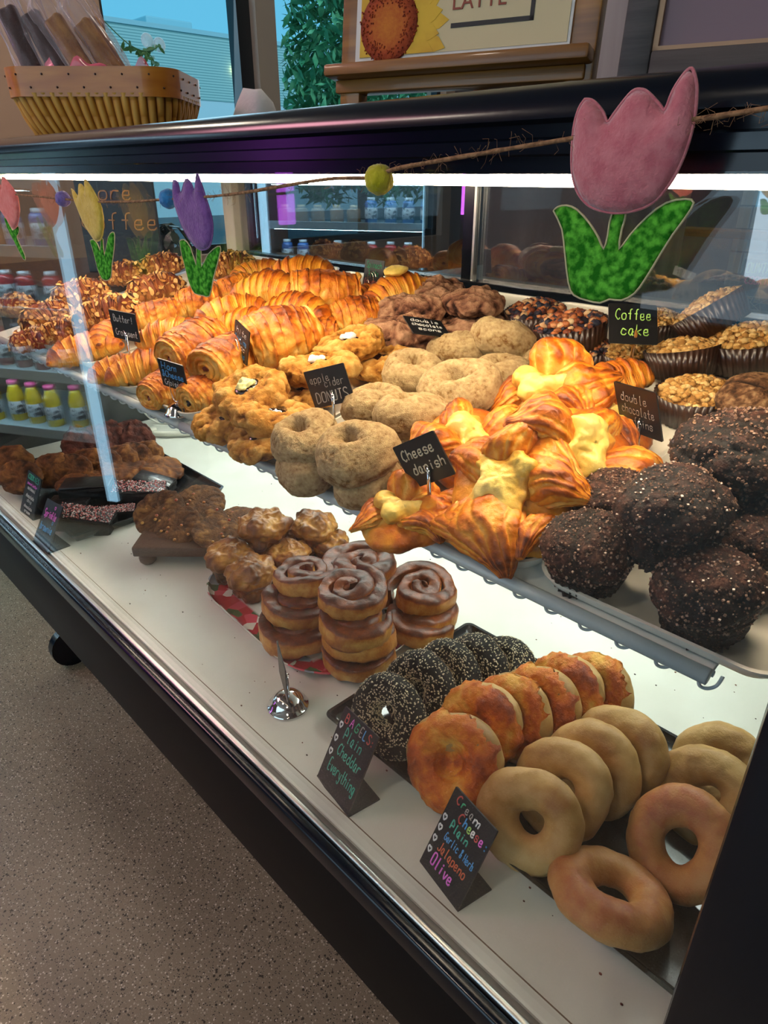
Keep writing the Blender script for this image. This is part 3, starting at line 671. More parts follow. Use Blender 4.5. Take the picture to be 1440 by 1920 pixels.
part('wall_light', MB().box(-28, -27.85, 18.3, 18.75, 5.0, 5.2, .02).mesh('wall_light', emat('yellow_wall_light', (1, .85, .4), 6), smooth=False), b, label='lit yellow wall light')
struct('ground', MB().box(-60, -4.2, -40, 80, -.4, -.3).mesh('ground', mat('asphalt', hexc('5A6468'), .9), smooth=False))
rnd = random.Random(5); fo = MB(); tr = thing('leafy_tree', 'tall feathery green tree standing outside the window beside the siding building', 'tree', MB().tube([(0, 0, -.3), (0, 0, 2), (.05, .1, 5)], [.12, .1, .03], 8).mesh('trunk', M_['wooddark']), T((-12, 10.9, 0)))
for k in range(8500):
    z = rnd.uniform(.9, 6.6); rad = 1.55*math.sqrt(max(.05, 1-(z-2.6)**2/20))*rnd.random()**.4; a = rnd.uniform(0, 6.283); s = rnd.uniform(.09, .2)
    c = Vector((math.cos(a)*rad, math.sin(a)*rad, z+.2*math.sin(a*5))); d = Vector((rnd.uniform(-1, 1), rnd.uniform(-1, 1), rnd.uniform(-1.2, .4))).normalized()*s; e = d.cross(Vector((rnd.uniform(-1, 1), .3, 1))).normalized()*s*.35
    fo.add([c-d, c+e, c+d, c-e], [[0, 1, 2, 3]])
part('foliage', fo.mesh('foliage', mat('tree_leaves', hexc('3E8A5A'), .6, col2=hexc('7CBF8A'), scale=3), smooth=False, fix=False), tr)

# ---- behind the counter, seen through the rear doors of the case
tile = base('white_subway_tile'); mt, nt, p, N, L = tile
tc = N('ShaderNodeTexCoord'); mp = N('ShaderNodeMapping'); mp.inputs['Rotation'].default_value = (PI/2, 0, 0); br = N('ShaderNodeTexBrick'); L(tc.outputs['Object'], mp.inputs[0]); L(mp.outputs[0], br.inputs['Vector'])
br.inputs['Scale'].default_value = 1; br.inputs['Brick Width'].default_value = .15; br.inputs['Row Height'].default_value = .075; br.inputs['Mortar Size'].default_value = .003
br.inputs['Color1'].default_value = c4(hexc('B9BCB4')); br.inputs['Color2'].default_value = c4(hexc('AEB2AC')); br.inputs['Mortar'].default_value = c4(hexc('3A3C3E')); L(br.outputs['Color'], p.inputs['Base Color']); p.inputs['Roughness'].default_value = .25
thing('tiled_partition', 'white subway tile partition behind the rear counter', 'wall', MB().box(-1.02, 2.4, 2.72, 2.84, 0, 2.3).mesh('tiled_partition', mt, smooth=False))
bc = thing('rear_counter', 'dark work counter with grey top behind the glass case', 'counter', MB().box(-2.0, 2.2, 2.02, 2.7, .0, .90).mesh('counter_body', M_['darkint'], smooth=False))
part('worktop', MB().box(-2.02, 2.22, 1.98, 2.71, .90, .935, .004).mesh('worktop', mat('grey_laminate_worktop', hexc('7C8078'), .35), smooth=False), bc)
part('wood_edge', MB().box(-2.0, 2.2, 2.60, 2.71, 1.10, 1.125, .003).mesh('wood_edge', M_['wood'], smooth=False), bc, label='narrow wooden ledge')
kb = mat('kraft_paper', hexc('8A5A30'), .75, bump=(20, .6, .01))
for i, (x, z, lb) in enumerate(((-.62, 1.125, 'brown kraft paper bag on the wooden ledge, left of two'), (-.36, 1.125, 'brown kraft paper bag on the wooden ledge, right of two'))):
    g = MB(); g.loft([rrect(.15, .09, .02, 4, 0), rrect(.17, .10, .03, 4, .10), rrect(.15, .07, .03, 4, .20), rrect(.10, .02, .009, 4, .26)]); thing('paper_bag', lb, 'bag', g.mesh('paper_bag', kb, [('f', .006, 12, i)]), T((x, 2.66, z)) @ R('Z', .3*i), 'kraft bags on the ledge')
cb = thing('tall_cabinet', 'pale grey upright cabinet behind the picture frames', 'cabinet', MB().box(-1.62, -1.1, 2.05, 2.5, .935, 2.25, .01).mesh('cabinet_body', mat('grey_washed_wood', hexc('8E8986'), .6, col2=hexc('A5A09C'), scale=10, stretch=(1, 1, .1)), smooth=False))
part('door', MB().box(-1.60, -1.12, 2.03, 2.052, .96, 2.2, .006).mesh('door', bpy.data.materials['grey_washed_wood'], smooth=False), cb)
thing('maroon_shelf', 'maroon painted shelf box on top of the pale grey cabinet', 'shelf', MB().box(-1.75, -.7, 1.98, 2.5, 2.26, 2.44, .01).mesh('maroon_shelf', mat('maroon_paint', hexc('5A2430'), .5), smooth=False))
sg = thing('counter_sign', 'small black card with green and pink writing and a drawn star on rear worktop', 'sign', None, T((-.71, 2.15, .935)) @ R('Z', .15))
part('card', MB().box(-.055, .055, -.002, .002, 0, .15).mesh('card', M_['blackm'], smooth=False), sg, R('X', -.15))
part('lettering', lettering('MOUNTAIN', .026, .003, CH['lgreen'], z0=.115, width=.09, y=-.003), sg, R('X', -.15), label='green word')
part('lettering', lettering('COOKIES', .020, .003, CH['pink'], z0=.085, width=.085, y=-.003), sg, R('X', -.15), label='pink word')
star = MB(); star.tube([(math.sin(2*PI*k*2/5)*.034, -.003, .04+math.cos(2*PI*k*2/5)*.034) for k in range(5)], .0018, 5, closed=True)
part('star_drawing', star.mesh('star_drawing', CH['cream'], smooth=False), sg, R('X', -.15), label='cream outlined star')

# ---- condiment cabinet and chalkboard beyond the left end of the case
cb = thing('side_cabinet', 'low dark cabinet beyond the left end of the glass case', 'cabinet', MB().box(-2.9, -2.08, .78, 1.35, 0, .98, .006).mesh('cabinet_body', M_['darkint'], smooth=False))
part('top', MB().box(-2.92, -2.07, .77, 1.36, .98, 1.0, .004).mesh('top', M_['wooddark'], smooth=False), cb)
k = thing('chalkboard', 'small chalkboard reading More Coffee in tan chalk, on the side cabinet', 'sign', None, T((-2.36, 1.06, 1.0)) @ R('Z', .75))
part('board', MB().box(-.13, .13, -.006, .006, 0, .30, .002).mesh('board', M_['blackm'], smooth=False), k)
part('lettering', lettering('More', .045, .005, mat('tan_chalk', hexc('B98A5A'), .8), z0=.225, y=-.008), k)
part('lettering', lettering('Coffee', .050, .005, bpy.data.materials['tan_chalk'], z0=.135, y=-.008), k)
vp = thing('trailing_plant', 'dark leafy trailing plant in a pot seen beyond the case end', 'plant', MB().lathe([(0, 0), (.05, 0), (.065, .10), (.06, .10), (.055, .085), (0, .085)], 20).mesh('pot', M_['darkint']), T((-2.55, 1.28, 1.0)))
lf = MB(); rnd = random.Random(3)
def leaf(mb, c, d, n, L_, W_):
    d = d.normalized(); s = d.cross(n).normalized(); u = s.cross(d); P = [(0, 0), (.3, .8), (.6, 1), (.85, .6), (1, 0), (.85, -.6), (.6, -1), (.3, -.8)]
    V = [c+d*(p*L_)+s*(q*W_)+u*(-.25*L_*p*p) for p, q in P]; V2 = [v+u*.0006 for v in V]; n8 = 8
    mb.add(V+V2, [list(range(n8))[::-1], list(range(n8, 16))]+[[i, (i+1) % n8, n8+(i+1) % n8, n8+i] for i in range(n8)])
st = MB()
for k in range(9):
    a = rnd.uniform(0, 6.28); P = [Vector((math.cos(a)*.03*i, math.sin(a)*.03*i, .09+.05*i-.014*i*i)) for i in range(8)]; st.tube(P, .0025, 5)
    for q in P[1:]: leaf(lf, q, Vector((rnd.uniform(-1, 1), rnd.uniform(-1, 1), rnd.uniform(-1, .3))), Vector((0, 0, 1)), rnd.uniform(.05, .08), .017)
part('leaves', lf.mesh('leaves', mat('dark_green_leaf', hexc('16301E'), .4), smooth=False), vp); part('stems', st.mesh('stems', bpy.data.materials['dark_green_leaf']), vp)

# ---- drinks merchandiser on the customer side: seen mirrored in the front glass
fr = thing('drinks_fridge', 'open-front white drinks cooler with lit shelves, seen as a reflection in the case glass', 'fridge', None, FM := axes((-2.98, -.13, 0), (-.87, .50, 0), (.50, .87, 0)))
wm = mat('white_fridge_enamel', hexc('B8CCD4'), .35); wd_ = mat('dark_fridge_enamel', hexc('1E2428'), .4); glow = emat('cool_shelf_light', (.55, .85, 1), 26); edge = emat('cool_edge_light', (.40, .75, 1), 2.6)
part('cabinet', MB().box(-.50, .50, 0, .06, 0, 0.1).box(-.50, -.46, -.1, .55, 0, 1.95, .004).box(.46, .50, -.1, .55, 0, 1.95, .004).box(-.5, .5, .52, .56, 0, 1.95).box(-.5, .5, -.1, .56, 0, .12).box(-.5, .5, -.1, .56, 1.85, 1.95).mesh('cabinet', wd_, smooth=False), fr)
for x in (-.45, .45): part('side_light', MB().box(x-.022, x+.022, -.11, -.10, .12, 1.9).mesh('side_light', edge, smooth=False), fr)
FZ = (.36, .60, .84, 1.06, 1.28, 1.5)
for z in FZ: part('shelf', MB().box(-.458, .458, -.02, .5, z-.022, z-.006).box(-.458, .458, -.035, -.02, z-.03, z+.01, .002).mesh('shelf', wm, smooth=False), fr)
for z in (.60, .84, 1.06, 1.28, 1.5): part('shelf_light', MB().box(-.44, .44, .0, .02, z-.034, z-.024).mesh('shelf_light', glow, smooth=False), fr)
bott = {}
for nm, c, cap in (('juice_yellow', 'D8B414', 'D0407A'), ('juice_red', '7A1620', '303038'), ('can_blue', '2A5A9A', 'C0C4C8'), ('can_red', 'B02028', 'C0C4C8'), ('jar_tan', '8A6238', 'B08A50'), ('bottle_green', '3E9A3A', 'E8E8E8')):
    g = MB()
    if nm[:3] == 'can': g.lathe([(0, 0), (.028, 0), (.033, .008), (.033, .105), (.027, .118), (0, .118)], 20)
    elif nm[:3] == 'jar': g.lathe([(0, 0), (.036, 0), (.038, .01), (.038, .07), (.034, .078), (0, .078)], 20)
    else: g.lathe([(0, 0), (.031, 0), (.033, .008), (.033, .11), (.020, .145), (.018, .155), (0, .155)], 20)
    body = g.mesh(nm, mat(nm, hexc(c), .25, coat=.4))
    h_ = .118 if nm[:3] == 'can' else .078 if nm[:3] == 'jar' else .155
    capm = MB().lathe([(0, h_), (.021, h_), (.021, h_+.016), (0, h_+.016)], 16).mesh('cap', mat(nm+'_cap', hexc(cap), .4))
    lab = MB().lathe([(.0335, .03), (.0338, .03), (.0338, .085), (.0335, .085)], 20).mesh('paper_label', mat(nm+'_label', hexc('C8CCD0'), .5, col2=hexc('30343C'), scale=60, lo=.5, hi=.56))
    bott[nm] = (body, capm, lab if nm[:3] != 'jar' else None)
names = {'juice_yellow': ('juice_bottle', 'yellow juice bottle with pink cap, mirrored in the front glass', 'bottle'), 'juice_red': ('juice_bottle', 'dark red juice bottle, mirrored in the front glass', 'bottle'), 'can_blue': ('drink_can', 'blue drink can, mirrored in the front glass', 'can'),
         'can_red': ('drink_can', 'red drink can, mirrored in the front glass', 'can'), 'jar_tan': ('snack_jar', 'tan lidded jar, mirrored in the front glass', 'jar'), 'bottle_green': ('juice_bottle', 'green drink bottle, mirrored in the front glass', 'bottle')}
rows = [(.36, 'juice_yellow', 9), (.60, 'juice_red', 9), (.84, 'can_red', 5), (.84, 'can_blue', 4), (1.06, 'can_blue', 4), (1.06, 'jar_tan', 5), (1.28, 'bottle_green', 5), (1.28, 'can_red', 4), (1.5, 'can_blue', 9)]
cnt = {}
for z, nm, n in rows:
    for k in range(n):
        i = cnt.get(z, 0); cnt[z] = i+1; bd, cp, lb = bott[nm]
        o = thing(names[nm][0], names[nm][1], names[nm][2], bd, FM @ T((-.41+i*.102, .06+.012*(i % 3), z-.006)), 'drinks in the cooler'); part('cap', cp, o)
        if lb: part('paper_label', lb, o)

# ================================================================== THE DISPLAY CASE
XL, XR, GY, BY = -1.95, -.0565, .3315, 1.235
case = thing('display_case', 'long black and glass refrigerated bakery case with white deck', 'display case', None, T((0, 0, 0)))
prof = [(.43, 1.300), (.334, 1.300), (.3335, 1.308), (.330, 1.309), (.330, 1.3155), (.338, 1.317), (.338, 1.323)] + [(.327+.024*(1-math.cos(a)), 1.3245+.0175*math.sin(a)) for a in [PI/2*k/8 for k in range(9)]] + [(1.30, 1.342), (1.30, 1.300)]
part('top_frame', MB().loft([[(x, y, z) for y, z in prof] for x in (-1.99, .3)]).mesh('top_frame', M_['black'], sharp=35), case)
part('front_glass', MB().box(XL, XR, GY, GY+.004, .615, 1.301).mesh('front_glass', M_['glass'], smooth=False), case)
part('left_end_glass', MB().box(XL-.004, XL, GY, BY, .60, 1.301).mesh('left_end_glass', M_['glass'], smooth=False), case)
part('left_end_liner', MB().box(XL-.012, XL-.005, GY, BY, .60, .93).mesh('left_end_liner', M_['darkint'], smooth=False), case, label='dark grey liner below the shelf')
part('corner_post', MB().box(XR, .02, .318, .372, .40, 1.305, .006).box(.02, .30, .325, .40, .40, 1.30, .004).mesh('corner_post', M_['black'], sharp=35), case)
part('rear_corner_post', MB().box(XL-.02, XL+.035, BY-.02, BY+.03, .60, 1.30, .003).mesh('rear_corner_post', M_['cream'], smooth=False), case, label='cream painted rear corner post')
part('front_corner_post', MB().box(XL-.03, XL-.012, .325, .36, .60, 1.30, .003).mesh('front_corner_post', M_['black'], smooth=False), case)
part('deck', MB().box(XL, XR, .3385, BY, .60, .62).mesh('deck', M_['white'], smooth=False), case, label='white laminate deck')
part('deck_seam', MB().box(XL, XR, .3560, .3570, .6195, .6203).mesh('deck_seam', M_['seam'], [('n', .0006, 60, 2)], smooth=False), case)
part('glass_channel', MB().box(XL, .0, .3285, .3385, .598, .6165, .0008).mesh('glass_channel', mat('matte_aluminium', hexc('84827E'), .5, .4), sharp=35), case, label='grey channel holding the glass')
part('silver_edge', MB().box(XL, .0, .3220, .3290, .598, .6235, .0022, seg=3).mesh('silver_edge', M_['steel'], sharp=50), case, label='rounded silver edge strip')
part('front_trim', MB().box(-1.99, .02, .3065, .3218, .590, .6195, .005, seg=3).mesh('front_trim', M_['black'], sharp=50), case)
part('front_panel', MB().box(-1.99, .02, .3095, .345, .445, .592, .004).mesh('front_panel', M_['blackp'], sharp=35), case)
part('lower_pan', MB().box(-1.96, .02, .322, 1.22, .405, .448, .006).box(-1.99, .3, .345, 1.24, .448, .598).mesh('lower_pan', M_['blackp'], sharp=35), case)
part('rear_rail', MB().box(XL, .3, BY-.012, BY+.03, 1.052, 1.088, .003).mesh('rear_rail', M_['black'], smooth=False), case)
part('rear_panel', MB().box(XL, .3, BY, BY+.03, .60, 1.052).mesh('rear_panel', M_['darkint'], smooth=False), case)
for lab, x0, x1, y, sx in (('left sliding glass door', XL+.03, -1.0, BY+.004, 1), ('right sliding glass door', -1.03, -.03, BY+.016, 0)):
    d = part('rear_door', MB().box(x0, x1, y, y+.004, 1.088, 1.30).mesh('rear_door', M_['glassb'], smooth=False), case, label=lab)
    part('door_stile', (MB().box(x1-.035, x1-.006, y-.004, y+.008, 1.088, 1.30) if sx else MB().box(x1-.03, x1, y-.004, y+.008, 1.088, 1.30)).mesh('door_stile', M_['black'], smooth=False), d)
    part('edge_strip', (MB().box(x1-.006, x1, y-.006, y+.008, 1.088, 1.30) if sx else MB().box(x0, x0+.005, y-.003, y+.007, 1.088, 1.30)).mesh('edge_strip', M_['steel'], smooth=False), d)
part('top_light', MB().box(-1.90, -.09, .592, .632, 1.289, 1.2995, .003).mesh('top_light', emat('warm_white_tube', (1, .80, .56), LED_TOP), smooth=False), case, label='warm white strip light under the top')
part('shelf_light', MB().box(-1.82, -.12, .90, .925, .955, .968, .003).mesh('shelf_light', emat('cool_white_tube', (.92, 1, .92), LED_LOW), smooth=False), case, label='strip light under the wire shelf')
for x, y in ((-1.80, .46), (-1.80, 1.14), (.1, .46), (.1, 1.14)):
    c = part('caster', MB().box(x-.03, x+.03, y-.03, y+.03, .385, .405, .002).tube([(x, y, .13), (x, y, .39)], .018, 12).box(x-.025, x+.025, y-.012, y+.03, .09, .14, .004).mesh('caster_fork', M_['black'], sharp=35), case)
    part('wheel', MB().tube([(x-.014, y, .062), (x+.014, y, .062)], .062, 24).mesh('wheel', M_['black'], sharp=35), c)
kk = MB().tube([(-1.93, 1.0, .93), (-1.935, 1.02, .8), (-1.92, 1.0, .70), (-1.91, .98, .63)], .003, 6)
thing('cable', 'thin white cable hanging against the dark end liner below the shelf', 'cable', MB().tube(smooth_line([(-1.94, .80, .93), (-1.943, .795, .85), (-1.942, .80, .76), (-1.93, .82, .70), (-1.90, .86, .632), (-1.86, .90, .623)], 6), .0035, 7).mesh('cable', M_['plate']))
pl = thing('power_plug', 'white plug block with thick cord lying on deck under the shelf', 'plug', MB().box(-.022, .022, -.016, .016, 0, .026, .006).mesh('plug_body', M_['plate']), T(deck(279, 812, .01)-Vector((0, 0, .01))) @ R('Z', .3))
part('cord', MB().tube(smooth_line([(.02, 0, .012), (.06, .02, .012), (.14, .08, .012), (.25, .17, .012)], 5), .008, 10).mesh('cord', M_['plate']), pl)

# ---- wire shelves
def wire_shelf(x0, x1, label):
    t = thing('wire_shelf', label, 'shelf', None, T((0, .492, SH0-.004)) @ R('X', STILT), 'sloping wire shelves')
    part('front_rail', MB().tube([(x0, 0, -.003), (x1, 0, -.003)], .0072, 16).mesh('front_rail', M_['wire']), t)
    part('under_rail', MB().tube([(x0, .012, -.010), (x1, .012, -.010)], .003, 8).mesh('under_rail', M_['wire']), t)
    part('shelf_plate', MB().box(x0, x1, .008, .725, -.006, -.0005, .001).mesh('shelf_plate', mat('grey_shelf_plate', hexc('CACECA'), .45), smooth=False), t)
    hook = MB().tube(smooth_line([(-.005, .002, -.003), (-.005, .0, -.012), (-.003, .001, -.0185), (.002, .004, -.020), (.007, .008, -.0165), (.009, .012, -.008)], 4), .0016, 8).mesh('hook', M_['wire'])
    x = x1-.002
    while x > x0+.005:
        part('hook', hook, t, T((x, 0, 0))); x -= .0375
    for x in (x0+.1, x1-.1): part('bracket', MB().box(x-.01, x+.01, .70, .75, -.05, -.006, .002).mesh('bracket', M_['wire'], smooth=False), t)
wire_shelf(-.985, -.131, 'right-hand grey wire shelf sloping towards the front glass')
wire_shelf(-1.945, -.992, 'left-hand grey wire shelf sloping towards the front glass')

# ---- platters
def platter(w_, d_, r, mt, h=.017, lip=.006, nm='platter'):
    rings = [rrect(w_-.022, d_-.022, r-.008, 8, 0), rrect(w_-.010, d_-.010, r-.003, 8, h*.45), rrect(w_, d_, r, 8, h), rrect(w_+.001, d_+.001, r, 8, h+.0016), rrect(w_-lip, d_-lip, r-.002, 8, h+.0016), rrect(w_-lip-.008, d_-lip-.008, r-.004, 8, h*.55), rrect(w_-.030, d_-.030, r-.010, 8, .0032)]
    return MB().loft(rings).mesh(nm, mt, sharp=50)
PX = [(-.193, .235, 'white melamine platter at the right end, under the chocolate muffins'), (-.421, .222, 'white melamine platter under the cheese danishes and coffee cakes'), (-.640, .197, 'white melamine platter under the sugared donuts'), (-.846, .198, 'white melamine platter under the jam and cocoa scones'),
      (-1.052, .196, 'white melamine platter under the ham and cheese rolls'), (-1.262, .200, 'white melamine platter under the butter croissants'), (-1.478, .205, 'white melamine platter with a bare almond croissant at its front edge'), (-1.72, .24, 'white melamine platter farthest left, under almond croissants')]
for i, (x, w_, lb) in enumerate(PX):
    y0 = .004 if i not in (6, 7) else .02
    thing('platter', lb, 'platter', platter(w_, .69, .035, M_['plate']), T((x, .492, SH0-.004)) @ R('X', STILT) @ T((0, y0+.345, .0005)), 'white platters on the wire shelves')
# ================================================================== BAKED GOODS: kinds
K = {}       # kind -> list of variants; variant = (root mesh, [(part name, mesh, stuff?, label)], half height, category, object name, group)
def kind(k, cat, nm, group, variants): K[k] = (cat, nm, group, variants)
kind('crois', 'croissant', 'croissant', 'butter croissants', [(croissant(s, .142, f, b), [], .030) for s, f, b in ((1, .035, .75), (2, .037, .55), (3, .033, .95), (4, .036, .3))])
kind('alm', 'croissant', 'almond_croissant', 'almond croissants', [(lambda me, s: (me, [('sliced_almonds', flakes(s, me), 1, 'pale sliced almonds')], .028))(croissant(10+s, .125, .040, .25+.2*s, 'almond', .004), s) for s in (1, 2)])
def rollv(s, L, ry, rz, fm_): return (roll(s, L, ry, rz), [('filling', filling(fm_, s, L), 0, 'dark filling showing at the ends')], rz*.85)
kind('roll', 'pastry', 'pastry_roll', 'ham and cheese croissant rolls', [rollv(1, .100, .042, .036, 'ham'), rollv(2, .092, .040, .038, 'choc'), rollv(3, .108, .040, .034, 'ham')])
def sconev(s, top):
    me = craggy(s); P = [('jam', blob(s, .017, .010, 'jam', z0=.030, nm='jam'), 0, 'dark berry jam')]
    if top: P.append(('icing', blob(s+3, .013, .006, top, amp=.004, z0=.0365, nm='icing', fr=90), 0, 'pale icing on the jam'))
    return (me, P, .021)
kind('scone', 'scone', 'scone', 'golden jam scones', [sconev(1, 'icing'), sconev(2, 'lime'), sconev(3, None)])
kind('chsc', 'scone', 'chocolate_scone', 'double chocolate scones', [(craggy(20+s, .056, .040, 'chsc', -.004, nm='chocolate_scone', lob=.12, flat=2.3, rough=[('f', .006, 24, s, .35), ('c', .0028, 20, s, .45), ('f', .0032, 70, s, .45)]), [], .020) for s in (1, 2)])
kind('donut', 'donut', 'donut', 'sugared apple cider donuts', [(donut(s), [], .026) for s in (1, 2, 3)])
kind('danish', 'pastry', 'cheese_danish', 'cheese danishes', [(lambda d: (d[0], [('cheese_filling', d[1], 0, 'pale yellow baked cheese')], .028))(danish(s)) for s in (1, 2, 3)])
kind('turn', 'pastry', 'fruit_turnover', 'folded fruit turnovers', [(croissant(31, .11, .030, .1, 'danish', .003), [], .024)])
kind('cake', 'cake', 'coffee_cake', 'coffee cakes in brown paper pans', [(pan(), [('crumb_topping', crumbs(s), 1, 'golden crumb topping')], .024) for s in (1, 2)])
kind('bcake', 'cake', 'blueberry_cake', 'blueberry cakes in brown paper pans', [(pan(), [('crumb_topping', crumbs(s+5, mt='berry', size=.0055, N=200), 1, 'dark blueberry and crumb topping')], .024) for s in (1, 2)])
def mufv(s):
    me = muffin(s); return (me, [('sugar_crystals', crystals(s, me, 420, .0016), 1, 'coarse sugar crystals')], .042)
kind('muf', 'muffin', 'chocolate_muffin', 'double chocolate muffins', [mufv(s) for s in (1, 2, 3)])
kind('mtan', 'muffin', 'cinnamon_muffin', None, [(muffin(8, .048, .08, 'muftan'), [], .04)])
kind('pop', 'pastry', 'popover', 'knobbly golden popovers', [(popover(s), [], .026) for s in (1, 2, 3)])
kind('cin', 'cinnamon roll', 'cinnamon_roll', 'glazed cinnamon rolls', [(cinroll(s), [], .018) for s in (1, 2.4, 4)])
kind('bagel', 'bagel', 'bagel', 'plain bagels', [(bagel(s), [], .018) for s in (1, 2, 3)])
kind('bagr', 'bagel', 'bagel', 'plain bagels', [(bagel(6, .038, .021, 'bagelr'), [], .018)])
def evv(s):
    me = bagel(s+10, mt='every')
    for i, v in enumerate(me.vertices): me.attributes['bake'].data[i].value = .3 if v.co.z > .0125 else .98
    return (me, [('sesame_seeds', seeds(s, me, 1500, .0017, test=lambda p: p.center.z > .012), 1, 'cream sesame seeds')], .018)
kind('every', 'bagel', 'everything_bagel', 'seeded everything bagels', [evv(1), evv(2)])
def chv(s): b, c = cheddar(s); return (b, [('cheese_crust', c, 0, 'orange baked cheddar crust')], .018)
kind('ched', 'bagel', 'cheddar_bagel', 'cheddar bagels', [chv(1), chv(2), chv(3)])
def oatv(s):
    me = craggy(40+s, .052, .017, 'oat', 0, 80, 30, [('f', .003, 35, s, .35), ('l', .0022, 120, s, .45), ('c', .0015, 60, s, .3)], 'oatmeal_cookie', .04)
    mb = MB(); rnd = random.Random(s)
    for _ in range(7): a = rnd.uniform(0, 6.3); q = rnd.uniform(.01, .042); mb.ico((math.cos(a)*q, math.sin(a)*q, .0165), .0035, 1, (1, 1, .6))
    return (me, [('candy_pieces', mb.mesh('candy_pieces', P_['candy']), 0, 'small orange-red candy pieces')], .009)
P_['candy'] = mat('candy_piece', H('9A3A1C'), .35, col2=H('B88A3A'), scale=60)
kind('oat', 'cookie', 'oatmeal_cookie', 'oatmeal candy cookies on the wooden stand', [oatv(1), oatv(2)])
kind('ccc', 'cookie', 'chocolate_chip_cookie', None, [(craggy(50+s, .045, .020, 'ccc', 0, 70, 28, [('f', .006, 26, s, .4), ('f', .002, 100, s, .4)], 'chocolate_chip_cookie', .04), [], .010) for s in (1, 2)])
kind('nut', 'cookie', 'chocolate_nut_cookie', 'lumpy dark chocolate nut cookies', [(craggy(60+s, .042, .030, 'nut', 0, 70, 34, [('l', .009, 60, s, .6), ('f', .004, 40, s, .3)], 'chocolate_nut_cookie', .05), [], .014) for s in (1, 2)])
def brv(s, spr):
    b, f = brownie(s); P = [('frosting', f, 0, None)]
    if spr:
        w1, w2 = sprinkles(s); P += [('white_sprinkles', w1, 1, 'white sprinkles'), ('pink_sprinkles', w2, 1, 'pink sprinkles')]
    return (b, P, .013)
kind('brow', 'brownie', 'brownie', 'sprinkle brownies', [brv(1, True), brv(2, False)])

def make(k, vi, M, label, group='*'):
    cat, nm, g, vs = K[k]; me, parts_, _ = vs[vi % len(vs)]
    o = thing(nm, label, cat, me, M, g if group == '*' else group)
    for pn, pm_, stuff, pl_ in parts_:
        c = part(pn, pm_, o, label=pl_)
        if stuff: c['kind'] = 'stuff'
    return o
def on_shelf(k, vi, px, py, lv, rz, label, s=1.0, rx=0, ry=0, group='*', thick=.0035):
    hh = K[k][3][vi % len(K[k][3])][2]*s; c = shelf(px, py, thick+lv+hh) - SN*hh
    M = T(c) @ R('X', STILT) @ R('Z', math.radians(rz)) 
    if rx or ry: M = M @ T((0, 0, hh)) @ R('X', math.radians(rx)) @ R('Y', math.radians(ry)) @ T((0, 0, -hh))
    return make(k, vi, M @ S(s), label, group)
def on_deck(k, vi, px, py, lv, label, s=1.0, rz=0, rx=0, ry=0, ch=None, group='*', world='rz'):
    hh = (K[k][3][vi % len(K[k][3])][2]*s) if ch is None else ch; c = deck(px, py, lv+hh); h0 = K[k][3][vi % len(K[k][3])][2]
    M = T(c) @ R('Z', math.radians(rz)) @ R('X', math.radians(rx)) @ R('Y', math.radians(ry)) @ S(s) @ T((0, 0, -h0))
    return make(k, vi, M, label, group)

# ================================================================== SHELF, right to left
for a in (
 ('muf', 0, 1325, 1112, .0, 20, 'chocolate muffin at the front right corner of the platter, nearest the shelf lip', .96, 8, 0),
 ('muf', 1, 1105, 1034, .0, 80, 'chocolate muffin at the front left corner of its platter', .93, 10, -6),
 ('muf', 2, 1262, 962, .045, 140, 'chocolate muffin sitting on top of the others, with a brown torn patch', 1.02, 0, 6),
 ('muf', 1, 1385, 870, .035, 200, 'large cracked chocolate muffin at the back, greyish sugared top', 1.28, 5, 0),
 ('muf', 0, 1150, 948, .0, 260, 'chocolate muffin mostly hidden behind the top muffin, beside the danishes', .92, 0, 0),
 ('muf', 2, 1420, 1005, .0, 310, 'chocolate muffin at the right picture edge, behind the front right one', 1.0, 0, 0),
 ('mtan', 0, 1412, 765, .0, 0, 'pale cinnamon brown muffin at the right edge above the chocolate muffins', .98, 0, 0),
): on_shelf(*a)
for a in (
 ('cake', 0, 1304, 748, .0, 0, 'coffee cake in dark paper pan standing alone in front of the other coffee cakes', 1.05, 0, 0),
 ('cake', 1, 1278, 668, .012, 20, 'coffee cake just right of the Coffee Cake card, tilted to the right', 1.05, -14, -8),
 ('cake', 0, 1332, 588, .045, 40, 'coffee cake tipped steeply on its edge, highest at the back right', 1.1, -26, -26),
 ('cake', 1, 1405, 648, .015, 90, 'coffee cake at the right picture edge with a high mounded crumb top', 1.2, -8, 0),
 ('cake', 0, 1228, 607, .0, 120, 'coffee cake peeking out behind the Coffee Cake card', .9, 0, 0),
 ('cake', 1, 1178, 668, .0, 160, 'coffee cake hidden below the Coffee Cake card', .85, 0, 0),
): on_shelf(*a)
for a in (
 ('danish', 0, 952, 915, .022, 10, 'largest cheese danish in front, right of the Cheese Danish card', 1.21, 34, 0),
 ('danish', 1, 1092, 858, .030, 60, 'cheese danish stacked high beside the Double Chocolate Muffins card', 1.19, 34, 12),
 ('danish', 2, 1022, 738, .030, 30, 'cheese danish at the back of its platter, next to the donuts', 1.16, 16, -10),
 ('danish', 1, 882, 832, .012, 110, 'cheese danish leaning behind the large front one, above the Cheese Danish card', 1.08, 20, -16),
 ('danish', 2, 752, 968, .0, 45, 'cheese danish with a brown knob hanging over the shelf lip under its card', .88, 4, 4),
 ('danish', 0, 1010, 975, .0, 200, 'cheese danish lying underneath the large front one', 0.97, 0, 0),
 ('danish', 2, 1130, 810, .0, 240, 'cheese danish underneath the high stacked one, at its right', 1.02, 0, 0),
 ('danish', 0, 890, 962, .0, 20, 'dark browned danish low in the gap by the shelf lip', 0.86, 0, 0),
): on_shelf(*a)
